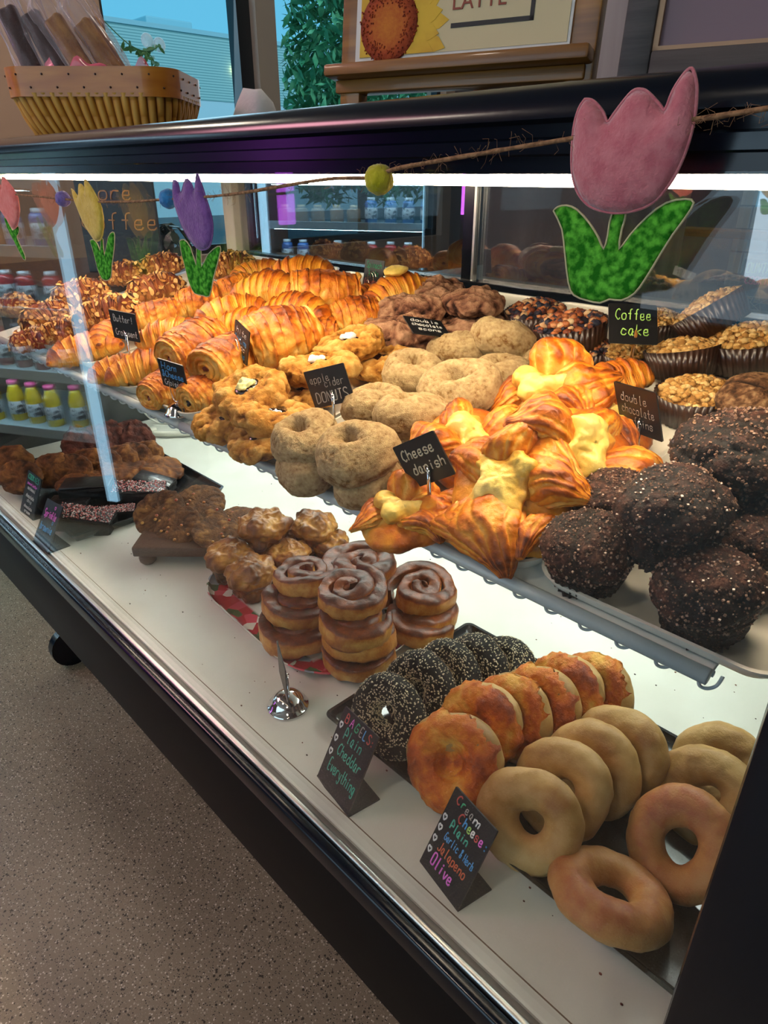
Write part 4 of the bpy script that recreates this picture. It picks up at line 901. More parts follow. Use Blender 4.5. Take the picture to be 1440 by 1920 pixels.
for a in (
 ('turn', 0, 1152, 712, .020, 60, 'golden folded turnover above the Double Chocolate Muffins card', 1.0, 0, 0),
 ('turn', 0, 1162, 770, .0, 80, 'golden folded turnover lying under the upper one, beside the danishes', 1.0, 0, 0),
): on_shelf(*a)
for a in (
 ('bcake', 0, 1003, 594, .0, 0, 'blueberry cake farther back of the two, gold-rimmed paper pan', 1.12, 0, 0),
 ('bcake', 1, 1070, 622, .022, 50, 'blueberry cake nearer of the two, set on another pan', 1.2, -6, -4),
 ('bcake', 0, 1105, 662, .0, 90, 'blueberry cake crushed beneath the nearer one', .85, 0, 0),
): on_shelf(*a)
for a in (
 ('donut', 0, 668, 852, .034, 0, 'sugared donut at the very front, topmost of its pair, dimple facing up', 1.05, 14, 0),
 ('donut', 1, 575, 826, .030, 60, 'sugared donut farthest left in the front row', 0.97, 12, -10),
 ('donut', 2, 690, 905, .0, 90, 'sugared donut underneath the very front one, by the shelf lip', 0.92, 0, 0),
 ('donut', 0, 578, 880, .0, 140, 'sugared donut underneath the leftmost front one', 0.92, 0, 0),
 ('donut', 2, 770, 782, .028, 200, 'sugared donut behind the Cheese Danish card', 1.05, 14, 6),
 ('donut', 1, 700, 764, .018, 250, 'sugared donut directly behind the Apple Cider Donuts card', 1.02, 10, -8),
 ('donut', 2, 772, 702, .022, 300, 'sugared donut with a folded lip, behind the one at the card', 1.02, -8, 10),
 ('donut', 0, 863, 735, .030, 20, 'largest puffed sugared donut in the middle of the pile', 1.16, 16, 0),
 ('donut', 1, 940, 705, .012, 120, 'sugared donut right of the largest puffed one', 0.99, 0, 0),
 ('donut', 0, 858, 657, .020, 170, 'smooth sugared donut leaning in front of the chocolate scones', 0.97, 10, 10),
 ('donut', 2, 941, 638, .030, 210, 'smooth sugared donut tipped up at the back of the pile', 1.07, 24, -12),
 ('donut', 1, 1028, 683, .0, 260, 'sugared donut at the right of the pile, below the blueberry cakes', 1.02, 0, 0),
 ('donut', 0, 858, 800, .0, 310, 'sugared donut hidden beneath the largest one', 0.92, 0, 0),
 ('donut', 1, 750, 848, .0, 30, 'sugared donut hidden low behind the very front one', 0.87, 0, 0),
): on_shelf(*a)
for a in (
 ('scone', 1, 468, 738, .036, 0, 'jam scone with pale green icing, topmost at the front left', 1.12, 12, 0),
 ('scone', 2, 432, 792, .0, 60, 'jam scone underneath the green-iced one', 1.0, 0, 0),
 ('scone', 2, 520, 782, .022, 120, 'jam scone with a dark jam smear, at the front right of its platter', .98, 12, 14),
 ('scone', 2, 488, 828, .0, 30, 'jam scone underneath the dark-smeared one, at the shelf lip', .9, 0, 0),
 ('scone', 0, 595, 692, .034, 200, 'white-iced jam scone half hidden by the Apple Cider Donuts card', 1.06, 8, 0),
 ('scone', 0, 656, 648, .036, 260, 'white-iced jam scone farthest back, highest of the jam scones', 1.05, 4, 0),
 ('scone', 2, 712, 682, .0, 300, 'jam scone underneath the farthest white-iced one', 1.0, 0, 0),
 ('scone', 2, 573, 738, .0, 90, 'jam scone underneath the half hidden white-iced one', 1.0, 0, 0),
 ('chsc', 0, 768, 585, .030, 20, 'cocoa scone leaning at the left, next to the spinach croissants', 1.08, 10, 0),
 ('chsc', 1, 750, 628, .016, 80, 'cocoa scone in front, partly behind the tipped Double Chocolate Scone card', 1.1, 14, -6),
 ('chsc', 0, 822, 545, .034, 140, 'cocoa scone farthest back against the rear door', 1.0, 6, 0),
 ('chsc', 1, 884, 568, .034, 200, 'cocoa scone topmost at the right, cracked and lumpy', 1.14, 10, 0),
 ('chsc', 0, 884, 606, .0, 260, 'cocoa scone underneath the topmost right one', 1.05, 0, 0),
 ('chsc', 1, 810, 600, .004, 30, 'cocoa scone low between the other cocoa scones', 1.0, 0, 0),
): on_shelf(*a)
for a in (
 ('roll', 0, 312, 728, .0, 100, 'ham and cheese roll behind the Ham and Cheese card, filling end forward', .82, 0, 0),
 ('roll', 1, 384, 738, .0, 95, 'ham and cheese roll at the right front corner of its platter', .80, 0, 0),
 ('roll', 0, 363, 652, .030, 95, 'ham and cheese roll with an open dark spiral end, at left of the pile', 1.12, 0, 0),
 ('roll', 2, 428, 668, .034, 105, 'pale ham and cheese roll behind the Key Lime card', 1.08, 0, 0),
 ('roll', 1, 528, 634, .030, 70, 'largest pastry roll, right of the Key Lime card, dark filling showing', 1.32, 8, 0),
 ('roll', 2, 612, 546, .040, 55, 'pastry roll topmost near the Spinach card, spiral end to the left', 1.25, 0, 10),
 ('roll', 1, 672, 596, .012, 60, 'pastry roll low between the Spinach card and the jam scones', 1.0, 0, 0),
 ('roll', 0, 440, 545, .020, 70, 'small textured roll behind the purple tulip leaf', .9, 0, 0),
 ('roll', 2, 303, 588, .018, 70, 'dark textured roll just right of the Butter Croissant card top', .95, 0, 0),
 ('roll', 0, 372, 566, .020, 60, 'brown textured roll beneath the purple tulip leaves', .95, 0, 0),
 ('roll', 2, 597, 622, .004, 30, 'pastry roll hidden low behind the largest roll', .95, 0, 0),
): on_shelf(*a)
for a in (
 ('crois', 0, 220, 688, .0, 70, 'dark butter croissant at the left front corner of the croissant platter', .82, 0, 0),
 ('crois', 1, 268, 688, .004, 60, 'butter croissant in front, right beside the Butter Croissant card pick', .95, 0, 0),
 ('crois', 3, 322, 625, .036, 50, 'smooth bright butter croissant just right of the Butter Croissant card', 1.0, 0, 0),
 ('crois', 2, 205, 620, .018, 110, 'dark browned croissant left of the Butter Croissant card', .9, 0, 0),
 ('crois', 0, 432, 582, .034, 62, 'butter croissant lying toward the back above the Ham and Cheese roll', 1.08, 0, 0),
 ('crois', 1, 503, 540, .044, 30, 'plump butter croissant near the top centre of the pile', 1.12, 0, 0),
 ('crois', 3, 562, 508, .044, 40, 'butter croissant farthest back, highest against the rear door', 1.15, 0, 0),
 ('crois', 1, 555, 582, .030, 20, 'butter croissant with diagonal ridges between the two largest rolls', 1.1, 6, 0),
 ('crois', 0, 462, 604, .022, 30, 'butter croissant tucked behind the Key Lime card', 1.0, 0, 0),
 ('crois', 2, 665, 560, .0, 100, 'orange croissant half behind the Spinach card', .95, 0, 0),
 ('crois', 3, 610, 585, .0, 60, 'croissant hidden low beneath the topmost roll', .95, 0, 0),
): on_shelf(*a)
for a in (
 ('crois', 1, 745, 545, .030, 70, 'cheese-topped spinach croissant right of the Spinach card', 1.05, 0, 0),
): 
    o = on_shelf(*a, group=None); part('cheese_topping', blob(9, .022, .016, 'cheese', z0=.066, nm='cheese_topping'), o, label='melted pale cheese')
for a in (
 ('alm', 0, 150, 556, .032, 80, 'almond croissant at the left, upper of the pair below the yellow tulip', 1.05, 0, 0),
 ('alm', 1, 202, 588, .028, 60, 'almond croissant right below the yellow tulip', 1.1, 0, 0),
 ('alm', 0, 292, 545, .010, 70, 'almond croissant between yellow and purple tulips, beside the tray rim', 1.1, 0, 0),
 ('alm', 1, 235, 515, .012, 50, 'almond croissant behind, left of the one between the tulips', .95, 0, 0),
 ('alm', 0, 305, 500, .012, 60, 'almond croissant near the rear corner post', .95, 0, 0),
 ('alm', 1, 432, 500, .012, 60, 'almond croissant at the back behind the purple tulip leaf', 1.0, 0, 0),
 ('alm', 0, 88, 596, .020, 90, 'round almond croissant at the far left, mirrored cans over it', .95, 0, 0),
 ('alm', 1, 122, 622, .006, 60, 'almond croissant in front of the round far left one', .9, 0, 0),
 ('alm', 0, 60, 640, .0, 80, 'small almond pastry on the leftmost platter by the lip', .75, 0, 0),
 ('alm', 1, 30, 575, .0, 30, 'almond pastry cut by the left picture edge', .9, 0, 0),
): on_shelf(*a)
on_shelf('crois', 0, 155, 652, .0, 70, 'bare dusted croissant alone at the front edge of the second platter from the left', 1.05, 0, 0, None)
on_shelf('crois', 2, 480, 505, .014, 60, 'reddish croissant behind the plump one at the rear door', .95)

# ================================================================== DECK
bt = thing('bagel_tray', 'black plastic tray under the bagels, nearest the camera', 'tray', platter(.545, .31, .012, M_['blacktray'], .014, .008), T((-.300, .590, DECK)))
thing('brownie_tray', 'black plastic tray under the cookies and sprinkle brownies at the left', 'tray', platter(.50, .36, .012, M_['blacktray'], .016, .008), T((-1.565, .565, DECK)))
for i, (px, py, lb) in enumerate(((728, 1342, 'seeded bagel nearest the front, behind the Bagels card'), (785, 1296, 'second seeded bagel from the front'), (838, 1272, 'third seeded bagel from the front'), (888, 1262, 'fourth seeded bagel from the front'), (940, 1262, 'farthest seeded bagel, lying flatter at the tray corner'))):
    on_deck('every', i, px, py, .004, lb, 1.0, 12-4*i, 62 if i < 4 else 40, 0, ch=.046)
for i, (px, py, lb) in enumerate(((852, 1428, 'nearest cheddar bagel, facing forward above the Cream Cheese card'), (900, 1362, 'second cheddar bagel with a ragged cheese edge'), (958, 1342, 'third cheddar bagel from the front'), (1010, 1326, 'fourth cheddar bagel from the front'), (1056, 1304, 'fifth cheddar bagel, bare dough at its right'), (1112, 1298, 'farthest cheddar bagel, only its lacy edge showing'))):
    on_deck('ched', i, px, py, .004, lb, 1.0 if i else 1.06, 10-3*i, 60 if i else 55, 0, ch=.047)
for i, (px, py, lb) in enumerate(((992, 1540, 'nearest plain bagel of the middle row, ring facing forward'), (1052, 1482, 'second plain bagel of the middle row, hidden hole'), (1110, 1440, 'third plain bagel of the middle row'), (1160, 1412, 'farthest plain bagel of the middle row, big open hole'))):
    on_deck('bagel', i, px, py, .004, lb, 1.04, 6-5*i, 58, 0, ch=.046)
for i, (px, py, lb) in enumerate(((1276, 1582, 'plain bagel with reddish browned edge, front of the right row'), (1322, 1492, 'plain bagel behind the browned one, at the right post'), (1352, 1440, 'farthest plain bagel at the right post, just its top'))):
    on_deck('bagr' if i == 0 else 'bagel', i, px, py, .004, lb, 1.0, -6, 50, 0, ch=.042)
on_deck('bagr', 0, 1146, 1672, .012, 'reddish bagel lying flat alone at the front of the tray', 1.06, 150, 16, 8)
# floral platter
fpm = base('floral_platter'); mt, nt, p, N, L = fpm
tc = N('ShaderNodeTexCoord'); v = N('ShaderNodeTexVoronoi'); v.inputs['Scale'].default_value = 48; L(tc.outputs['Object'], v.inputs['Vector']); r = N('ShaderNodeValToRGB'); L(v.outputs['Color'], r.inputs[0]); r.color_ramp.interpolation = 'CONSTANT'
el = r.color_ramp.elements; el[0].color = c4(H('A8182C')); el[1].position = .35; el[1].color = c4(H('3E5A34'))
for q, c in ((.48, 'C84A5C'), (.58, 'A8182C'), (.70, 'DAD6CC'), (.84, '8A9AA8')): e = el.new(q); e.color = c4(H(c))
n1 = N('ShaderNodeTexNoise'); n1.inputs['Scale'].default_value = 9; L(tc.outputs['Object'], n1.inputs['Vector'])
d1 = N('ShaderNodeVectorMath'); d1.operation = 'ABSOLUTE'; L(tc.outputs['Object'], d1.inputs[0]); sx = N('ShaderNodeSeparateXYZ'); L(d1.outputs[0], sx.inputs[0])
a1 = N('ShaderNodeMath'); a1.operation = 'DIVIDE'; a1.inputs[1].default_value = .21; L(sx.outputs[0], a1.inputs[0]); a2 = N('ShaderNodeMath'); a2.operation = 'DIVIDE'; a2.inputs[1].default_value = .125; L(sx.outputs[1], a2.inputs[0])
a3 = N('ShaderNodeMath'); a3.operation = 'MAXIMUM'; L(a1.outputs[0], a3.inputs[0]); L(a2.outputs[0], a3.inputs[1]); rr = N('ShaderNodeMapRange'); rr.inputs[1].default_value = .62; rr.inputs[2].default_value = .66; L(a3.outputs[0], rr.inputs[0])
rim = N('ShaderNodeMapRange'); rim.inputs[1].default_value = .965; rim.inputs[2].default_value = .985; rim.inputs[3].default_value = 1; rim.inputs[4].default_value = 0; L(a3.outputs[0], rim.inputs[0])
ml = N('ShaderNodeMath'); ml.operation = 'MULTIPLY'; L(rr.outputs[0], ml.inputs[0]); L(rim.outputs[0], ml.inputs[1])
mx = N('ShaderNodeMix'); mx.data_type = 'RGBA'; mx.inputs[6].default_value = c4(H('D2D2CC')); L(ml.outputs[0], mx.inputs[0]); L(r.outputs[0], mx.inputs[7]); L(mx.outputs[2], p.inputs['Base Color']); p.inputs['Roughness'].default_value = .2; p.inputs['Coat Weight'].default_value = .4
thing('floral_platter', 'white rounded platter with red flower rim, under cinnamon rolls and popovers', 'platter', platter(.42, .25, .11, mt, .012, .004), T((-.812, .592, DECK)) @ R('Z', -.06))
for a in (
 ('pop', 0, 432, 1056, .0, 'popover at the left end of the floral platter', 1.1), ('pop', 1, 474, 1088, .0, 'popover at the front, over the red flower rim', 1.15), ('pop', 2, 496, 1000, .035, 'tallest popover, on top of the others', 1.2),
 ('pop', 0, 548, 1015, .0, 'popover hidden behind the tallest one', .95), ('pop', 1, 590, 1002, .018, 'popover farthest right, standing apart at the back', 1.15), ('pop', 2, 620, 1028, .0, 'popover at the back, below the one standing apart', .95), ('pop', 0, 545, 1050, .0, 'popover tucked between the tall one and the rolls', 1.0),
 ('cin', 0, 676, 1062, .052, 'dark cinnamon roll with open spiral, topmost at the back of the platter', 1.14), ('cin', 1, 676, 1100, .010, 'cinnamon roll underneath the dark back one', 1.05),
 ('cin', 1, 572, 1078, .062, 'cinnamon roll topmost of the left stack, curled over', 1.0), ('cin', 2, 556, 1128, .034, 'cinnamon roll in the middle of the left stack', 1.08), ('cin', 0, 552, 1172, .004, 'cinnamon roll at the bottom of the left stack', 1.08),
 ('cin', 2, 655, 1110, .088, 'cinnamon roll topmost of the tall front stack', 1.02), ('cin', 0, 664, 1160, .058, 'second cinnamon roll from the top of the front stack', 1.0), ('cin', 1, 670, 1188, .030, 'third cinnamon roll from the top of the front stack', 1.02), ('cin', 2, 668, 1222, .002, 'cinnamon roll at the bottom of the front stack', 1.0),
 ('cin', 1, 792, 1106, .036, 'cinnamon roll on top of the right stack, dark glazed spiral', 1.08), ('cin', 0, 796, 1156, .002, 'cinnamon roll at the bottom of the right stack', 1.12),
): 
    k, vi, px, py, lv, lb, s_ = a; i = int(px) % 7
    on_deck(k, vi, px, py, .005+lv, lb, s_, rz=i*50, rx=(8 if k == 'cin' else 0)*(1 if i % 2 else -.4) if lv > .02 else 0)
# wooden stand
ws = thing('wooden_stand', 'small dark walnut serving stand on bun feet, under the oatmeal cookies', 'stand', None, T(deck(352, 1012, .03)-Vector((0, 0, .03))) @ R('Z', .80))
part('board', MB().box(-.092, .092, -.058, .066, .022, .044, .004).mesh('board', M_['wooddark'], [('n', .002, 20, 1)], sharp=40), ws)
ft = MB().lathe([(.010, 0), (.016, .006), (.017, .014), (.012, .024)], 16).mesh('foot', M_['wooddark'])
for x in (-.070, .070):
    for y in (-.038, .044): part('foot', ft, ws, T((x, y, 0)))
for a in ((0, 300, 962, .055, 'big oatmeal cookie leaning at the left of the stand, orange candies showing', 1.1, 30, 32, 0), (1, 372, 945, .055, 'oatmeal cookie at the top back of the pile on the stand', 1.1, 10, 14, 10), (1, 332, 990, .046, 'oatmeal cookie leaning low at the front of the stand', 1.0, 20, 30, 0),
          (0, 382, 980, .050, 'oatmeal cookie in the middle of the pile on the stand', 1.0, 50, 22, 0), (0, 412, 1000, .044, 'oatmeal cookie at the right front, overhanging the stand', 1.0, 70, 16, 6), (1, 440, 975, .042, 'oatmeal cookie at the right rear, against the popovers', .95, 0, 6, 0)):
    vi, px, py, lv, lb, s_, rz, rx, ry = a; on_deck('oat', vi, px, py, lv, lb, s_, rz, rx, ry)
# brownies and cookies on the left tray
for a in ((0, 160, 975, .004, 'sprinkle brownie in the front corner of the left tray, right behind its card', 1.35, 50, 0, 10), (1, 133, 945, .004, 'plain dark brownie left of the front sprinkle one', 1.0, 50, 0, 0), (0, 262, 925, .010, 'sprinkle brownie at the back right edge of the left tray', 1.35, 60, 0, 6),
          (1, 165, 915, .022, 'dark frosted brownie topmost behind the front sprinkle one', 1.25, 55, 0, 0), (1, 290, 905, .018, 'dark brownie tipped behind the rear sprinkle one', 1.0, 40, 0, 14), (0, 222, 962, .002, 'sprinkle brownie low between the two other sprinkled ones', .85, 60, 0, 0)):
    vi, px, py, lv, lb, s_, rz, rx, ry = a; on_deck('brow', vi, px, py, lv, lb, s_, rz, rx, ry)
ck = [(20, 872, 66, 1.15), (40, 895, 60, 1.0), (100, 882, 62, 1.0), (138, 880, 62, .92), (165, 870, 62, .92), (195, 868, 60, .9), (225, 862, 60, .9), (252, 856, 58, .9), (275, 852, 55, .85)]
wd = ['farthest left cookie, cut by the picture edge', 'large cookie left of the Cookies card', 'cookie just right of the Cookies card', 'second cookie right of the Cookies card', 'third cookie right of the Cookies card', 'fourth cookie right of the Cookies card', 'fifth cookie right of the Cookies card', 'sixth cookie right of the Cookies card', 'cookie at the right end of the middle row']
for i, (px, py, rx, s_) in enumerate(ck): on_deck('ccc', i, px, py, .004, wd[i], s_, rz=58, rx=rx, ch=.042, group='chocolate chip cookies, middle row')
for i, (px, py, lb) in enumerate(((148, 832, 'lumpy nut cookie farthest left in the rear row'), (182, 826, 'lumpy nut cookie, second from the left in the rear row'), (212, 822, 'lumpy nut cookie in the middle of the rear row'), (240, 818, 'lumpy nut cookie, second from the right in the rear row'), (258, 822, 'lumpy nut cookie at the right end of the rear row, by the plug'))):
    on_deck('nut', i, px, py, .004, lb, 1.1, rz=58, rx=50, ch=.036)
for i, (px, py, s_, lb) in enumerate(((135, 905, .95, 'flat cookie lying in front of the middle row, left'), (190, 898, .9, 'flat cookie behind the dark frosted brownie'), (235, 884, 1.25, 'larger golden cookie tipped over the brownies'), (305, 880, 1.2, 'golden cookie lying at the right rear corner of the left tray'), (232, 915, .6, 'small cookie wedged between brownies'))):
    on_deck('ccc', i+1, px, py, .018, lb, s_, rz=40*i, rx=14, group='chocolate chip cookies, front row')
cr = MB(); rnd = random.Random(4)
for _ in range(150):
    x = rnd.uniform(-1.3, -.08); y = rnd.uniform(.37, .95); cr.ico((x, y, DECK+.0006), rnd.uniform(.0005, .0014), 0, (1.4, 1, .6), rnd.random())
thing('crumbs', 'scattered dark crumbs on the white deck', 'crumbs', cr.mesh('crumbs', P_['nut'], fix=False), kind='stuff')

# ================================================================== PRICE AND NAME CARDS
def card(nm, label, c, xa, nrm, Wd, Hh, lines, holder='pick', base_h=None, corner=.002):
    c = Vector(c); A = axes(c, xa, nrm); up = Vector((A[0][2], A[1][2], A[2][2]))
    low = c - up*(Hh/2)
    zb = shz(low.y)+.0035 if base_h is None else base_h
    root = thing('menu_card', label, 'sign', None, T((low.x, low.y, zb)))
    inv = T((-low.x, -low.y, -zb))
    me = MB().loft([[(x, y, z) for x, z, _ in rrect(Wd, Hh, corner, 3)] for y in (-.0009, .0009)]).mesh('card', M_['blackm'], smooth=False)
    part('card', me, root, inv @ A)
    for (t, x, z, w_, h_, colr, rot, th) in lines:
        part('lettering', lettering(t, h_, th, CH[colr], x0=x-w_/2, z0=z, width=w_, rot=rot), root, inv @ A, label=colr+' handwriting' if len(lines) > 1 else None)
    H0 = low.z - zb
    if holder in ('pick', 'wood'):
        off = Vector(xa).normalized()*Wd*.06
        top = c - up*(Hh*.22) - Vector((0, 0, 0)) + Vector(nrm).normalized()*.003 + off
        P = [Vector((0, 0, 0)), top-Vector((low.x, low.y, zb))]
        part('pick', MB().tube([P[0], P[0].lerp(P[1], .5), P[1]], [.0008, .0014, .0018], 8).mesh('pick', M_['chrome'] if holder == 'pick' else M_['wood']), root)
        q = P[0].lerp(P[1], .60); part('clip', MB().tube([q+Vector((-.001, -.002, 0)), P[1]+Vector((-.001, -.001, .003))], .0015, 8).mesh('clip', M_['chrome'] if holder == 'pick' else M_['wood']), root)
    if holder == 'dome':
        dn = part('dome_base', MB().lathe([(.024, 0), (.0245, .002), (.0235, .004), (.021, .006), (.018, .013), (.012, .018), (.004, .0205), (0, .021)], 28).mesh('dome_base', M_['chrome']), root, label='round chrome dome')
        rg = MB(); hh = max(H0, .018)
        for dy in (-.0035, .0035): rg.tube([(math.sin(2*PI*k/24)*.010, dy, .020+hh*.55+.004+(-math.cos(2*PI*k/24))*(hh*.5+.004)) for k in range(24)], .0009, 6, closed=True)
        part('wire_ring', rg.mesh('wire_ring', M_['chrome']), root, R('Z', math.atan2(xa[1], xa[0])))
    return root
card('butter', 'small black card reading Butter Croissant in pale script, on a tall metal pick', (-1.250, .539, 1.049), (.936, .346, -.067), (.337, -.934, -.115), .0632, .053, [('Butter!', 0, .007, .048, .012, 'white', 0, .0013), ('Croissant', .002, -.019, .053, .012, 'white', 0, .0013)], corner=.001)
card('ham', 'black card reading Ham and Cheese Croissant in blue, in a chrome dome holder', (-1.007, .500, 1.011), (.948, .297, -.111), (.269, -.939, -.214), .054, .049, [('Ham', -.005, .009, .034, .012, 'blue', 0, .0015), ('&Cheese', .0, -.005, .047, .011, 'blue', 0, .0015), ('Croissant', .002, -.020, .047, .010, 'white', 0, .0011)], 'dome')
card('lime', 'black card reading Key Lime White Choc Scone, seen nearly edge-on in a wire holder', (-.961, .603, 1.055), (.959, -.248, -.138), (-.23, -.964, .136), .068, .055, [('White', 0, .012, .05, .009, 'white', 0, .0011), ('Key Lime', 0, -.001, .055, .010, 'blue', 0, .0012), ('Choc', 0, -.011, .045, .009, 'white', 0, .0011), ('Scone', 0, -.022, .05, .009, 'blue', 0, .0012)], 'dome')
card('spin', 'black card reading Spinach Feta Croissant in green and red, at the back', (-1.143, 1.068, 1.104), (.995, -.097, .008), (-.097, -.979, .179), .068, .058, [('Spinach', 0, .012, .055, .013, 'green', 0, .0014), ('& Feta', 0, -.004, .04, .011, 'green', 0, .0014), ('Croissant', 0, -.022, .058, .012, 'red', 0, .0014)], 'dome', base_h=1.062)
card('dcs', 'black card reading Double Chocolate Scone, tipped back flat on the cocoa scones', (-.734, .80, 1.085), (.367, .91, -.193), (.374, .046, .926), .068, .053, [('double', 0, .012, .052, .009, 'white', 0, .0011), ('chocolate', 0, -.001, .055, .009, 'white', 0, .0011), ('scone', 0, -.014, .042, .009, 'white', 0, .0011)], 'none')
card('apple', 'black card reading apple cider DONUTS in thin script, tilted on a metal pick', (-.713, .581, 1.038), (.9, .309, .307), (.335, -.942, -.034), .068, .053, [('apple', -.012, .008, .034, .011, 'grey', 0, .0010), ('cider', .010, .000, .034, .011, 'grey', 0, .0010), ('DONUTS', 0, -.020, .056, .014, 'grey', 0, .0017)])
card('danish', 'black card reading Cheese danish in cream, tilted on a metal pick over the shelf lip', (-.458, .499, 1.0255), (.853, .062, .518), (.138, -.984, -.11), .0646, .0515, [('Cheese', -.002, .006, .050, .012, 'cream', 0, .0018), ('danish', .004, -.012, .050, .012, 'cream', 0, .0018)])
card('coffee', 'black card reading Coffee Cake in light green, on a tall wooden pick', (-.451, .911, 1.114), (.68, .732, -.046), (.63, -.551, .547), .068, .057, [('Coffee', 0, .006, .052, .015, 'lgreen', 0, .0017), ('cake', .002, -.016, .042, .015, 'lgreen', 0, .0017)], 'wood')
card('dcm', 'black card reading Double Chocolate Muffins in thin tan script, on a wooden clip pick', (-.336, .725, 1.058), (.927, -.368, .067), (-.33, -.889, -.317), .068, .061, [('double', -.004, .010, .044, .011, 'grey', 0, .0010), ('chocolate', 0, -.005, .054, .011, 'grey', 0, .0010), ('muffins', 0, -.020, .044, .011, 'grey', 0, .0010)])
def easel(label, c, xa, nrm, Wd, Hh, lines, foot=True):
    c = Vector(c); A = axes(c, xa, nrm); up = Vector((A[0][2], A[1][2], A[2][2])); low = c-up*(Hh/2); base_ = Vector((low.x, low.y, DECK)); c = c + Vector((0, 0, DECK+.001-low.z)); A = axes(c, xa, nrm)
    root = thing('easel_card', label, 'sign', None, T(base_)); inv = T(-base_)
    part('card', MB().loft([[(x, y, z) for x, z, _ in rrect(Wd, Hh, .001, 2)] for y in (-.0012, .0012)]).mesh('card', M_['blackm'], smooth=False), root, inv @ A)
    a = math.atan2(xa[1], xa[0]); part('foot', MB().box(-Wd*.5, Wd*.5, 0, .045, 0, .0022).mesh('foot', M_['blackm'], smooth=False), root, R('Z', a))
    seen = {}
    for (t, x, z, w_, h_, colr, rot, th) in lines:
        part('heart_mark' if t == '*' else 'lettering', lettering(t, h_, th, CH[colr], x0=x-w_/2, z0=z, width=w_, slant=0 if t == '*' else .08, rot=0, y=-.0016, nm='heart_mark' if t == '*' else 'lettering'), root, inv @ A, label=colr+(' heart' if t == '*' else ' handwriting'))
    return root
hs = [('*', -.031, z, .008, .009, 'white', 0, .0022) for z in (.024, .006, -.012)]
easel('black easel card reading BAGELS Plain Cheddar Everything in coloured chalk marker', (-.468, .388, .675), (.982, -.16, .101), (-.19, -.841, .506), .075, .100,
 [('B', -.024, .034, .009, .011, 'red', 0, .0018), ('A', -.013, .034, .009, .011, 'magenta', 0, .0012), ('G', -.002, .034, .009, .011, 'green', 0, .0018), ('E', .008, .034, .007, .011, 'grey', 0, .0014), ('L', .016, .034, .007, .011, 'blue', 0, .0018), ('S:', .028, .034, .014, .011, 'red', 0, .0018),
  ('Plain', .000, .016, .040, .014, 'teal', 0, .0016), ('Cheddar', .005, -.004, .052, .014, 'teal', 0, .0016), ('Everything', .004, -.028, .060, .015, 'teal', 0, .0016)]+hs)
easel('black easel card reading Cream Cheese Plain Garlic and Herb Jalapeno Olive, nearest the camera', (-.296, .392, .67), (.978, -.208, .022), (-.192, -.856, .479), .068, .098,
 [('C', -.022, .036, .008, .010, 'red', 0, .0018), ('r', -.014, .036, .006, .010, 'green', 0, .0018), ('e', -.007, .035, .006, .010, 'grey', 0, .0012), ('a', .0, .035, .006, .010, 'grey', 0, .0012), ('m', .010, .034, .010, .010, 'white', 0, .0018),
  ('C', -.010, .022, .008, .011, 'red', 0, .0018), ('h', -.002, .022, .006, .011, 'blue', 0, .0018), ('e', .005, .022, .006, .011, 'lgreen', 0, .0018), ('e', .011, .022, .006, .011, 'white', 0, .0018), ('s', .017, .022, .006, .011, 'red', 0, .0018), ('e', .024, .022, .006, .011, 'magenta', 0, .0018), (':', .031, .022, .004, .011, 'blue', 0, .0018),
  ('Plain', -.004, .009, .030, .010, 'teal', 0, .0018), ('Garlic & Herb', .005, -.005, .048, .009, 'blue', 0, .0012), ('Jalapeno', .002, -.020, .046, .011, 'orange', 0, .0016), ('Olive', -.004, -.038, .036, .014, 'magenta', 0, .0020)] + [('*', -.029, z, .007, .008, 'white', 0, .002) for z in (.010, -.003, -.017, -.031)])
easel('black easel card reading COOKIES with small white lines, leftmost on the deck', (-1.521, .382, .690), (.999, .043, -.028), (.05, -.921, .386), .070, .095,
 [('COOKIES', 0, .032, .056, .011, 'teal', 0, .0024), ('peanut butter', 0, .020, .050, .006, 'magenta', 0, .0016), ('oatmeal', 0, .009, .040, .008, 'white', 0, .0017), ('chocolate', 0, -.008, .042, .008, 'white', 0, .0017), ('chip', 0, -.018, .024, .008, 'white', 0, .0017), ('chocolate', 0, -.032, .042, .007, 'white', 0, .0017), ('cream', 0, -.042, .03, .007, 'white', 0, .0017)])
easel('black easel card reading Sprinkle brownie in pink and blue, right of the Cookies card', (-1.355, .357, .691), (.997, .048, .061), (.009, -.852, .523), .075, .096,
 [('Sprinkle', 0, .014, .056, .015, 'magenta', 0, .0026), ('brownie', 0, -.014, .058, .015, 'blue', 0, .0028), ('*', .012, .034, .008, .008, 'magenta', 0, .0014), ('*', .020, .004, .008, .008, 'blue', 0, .0014)])
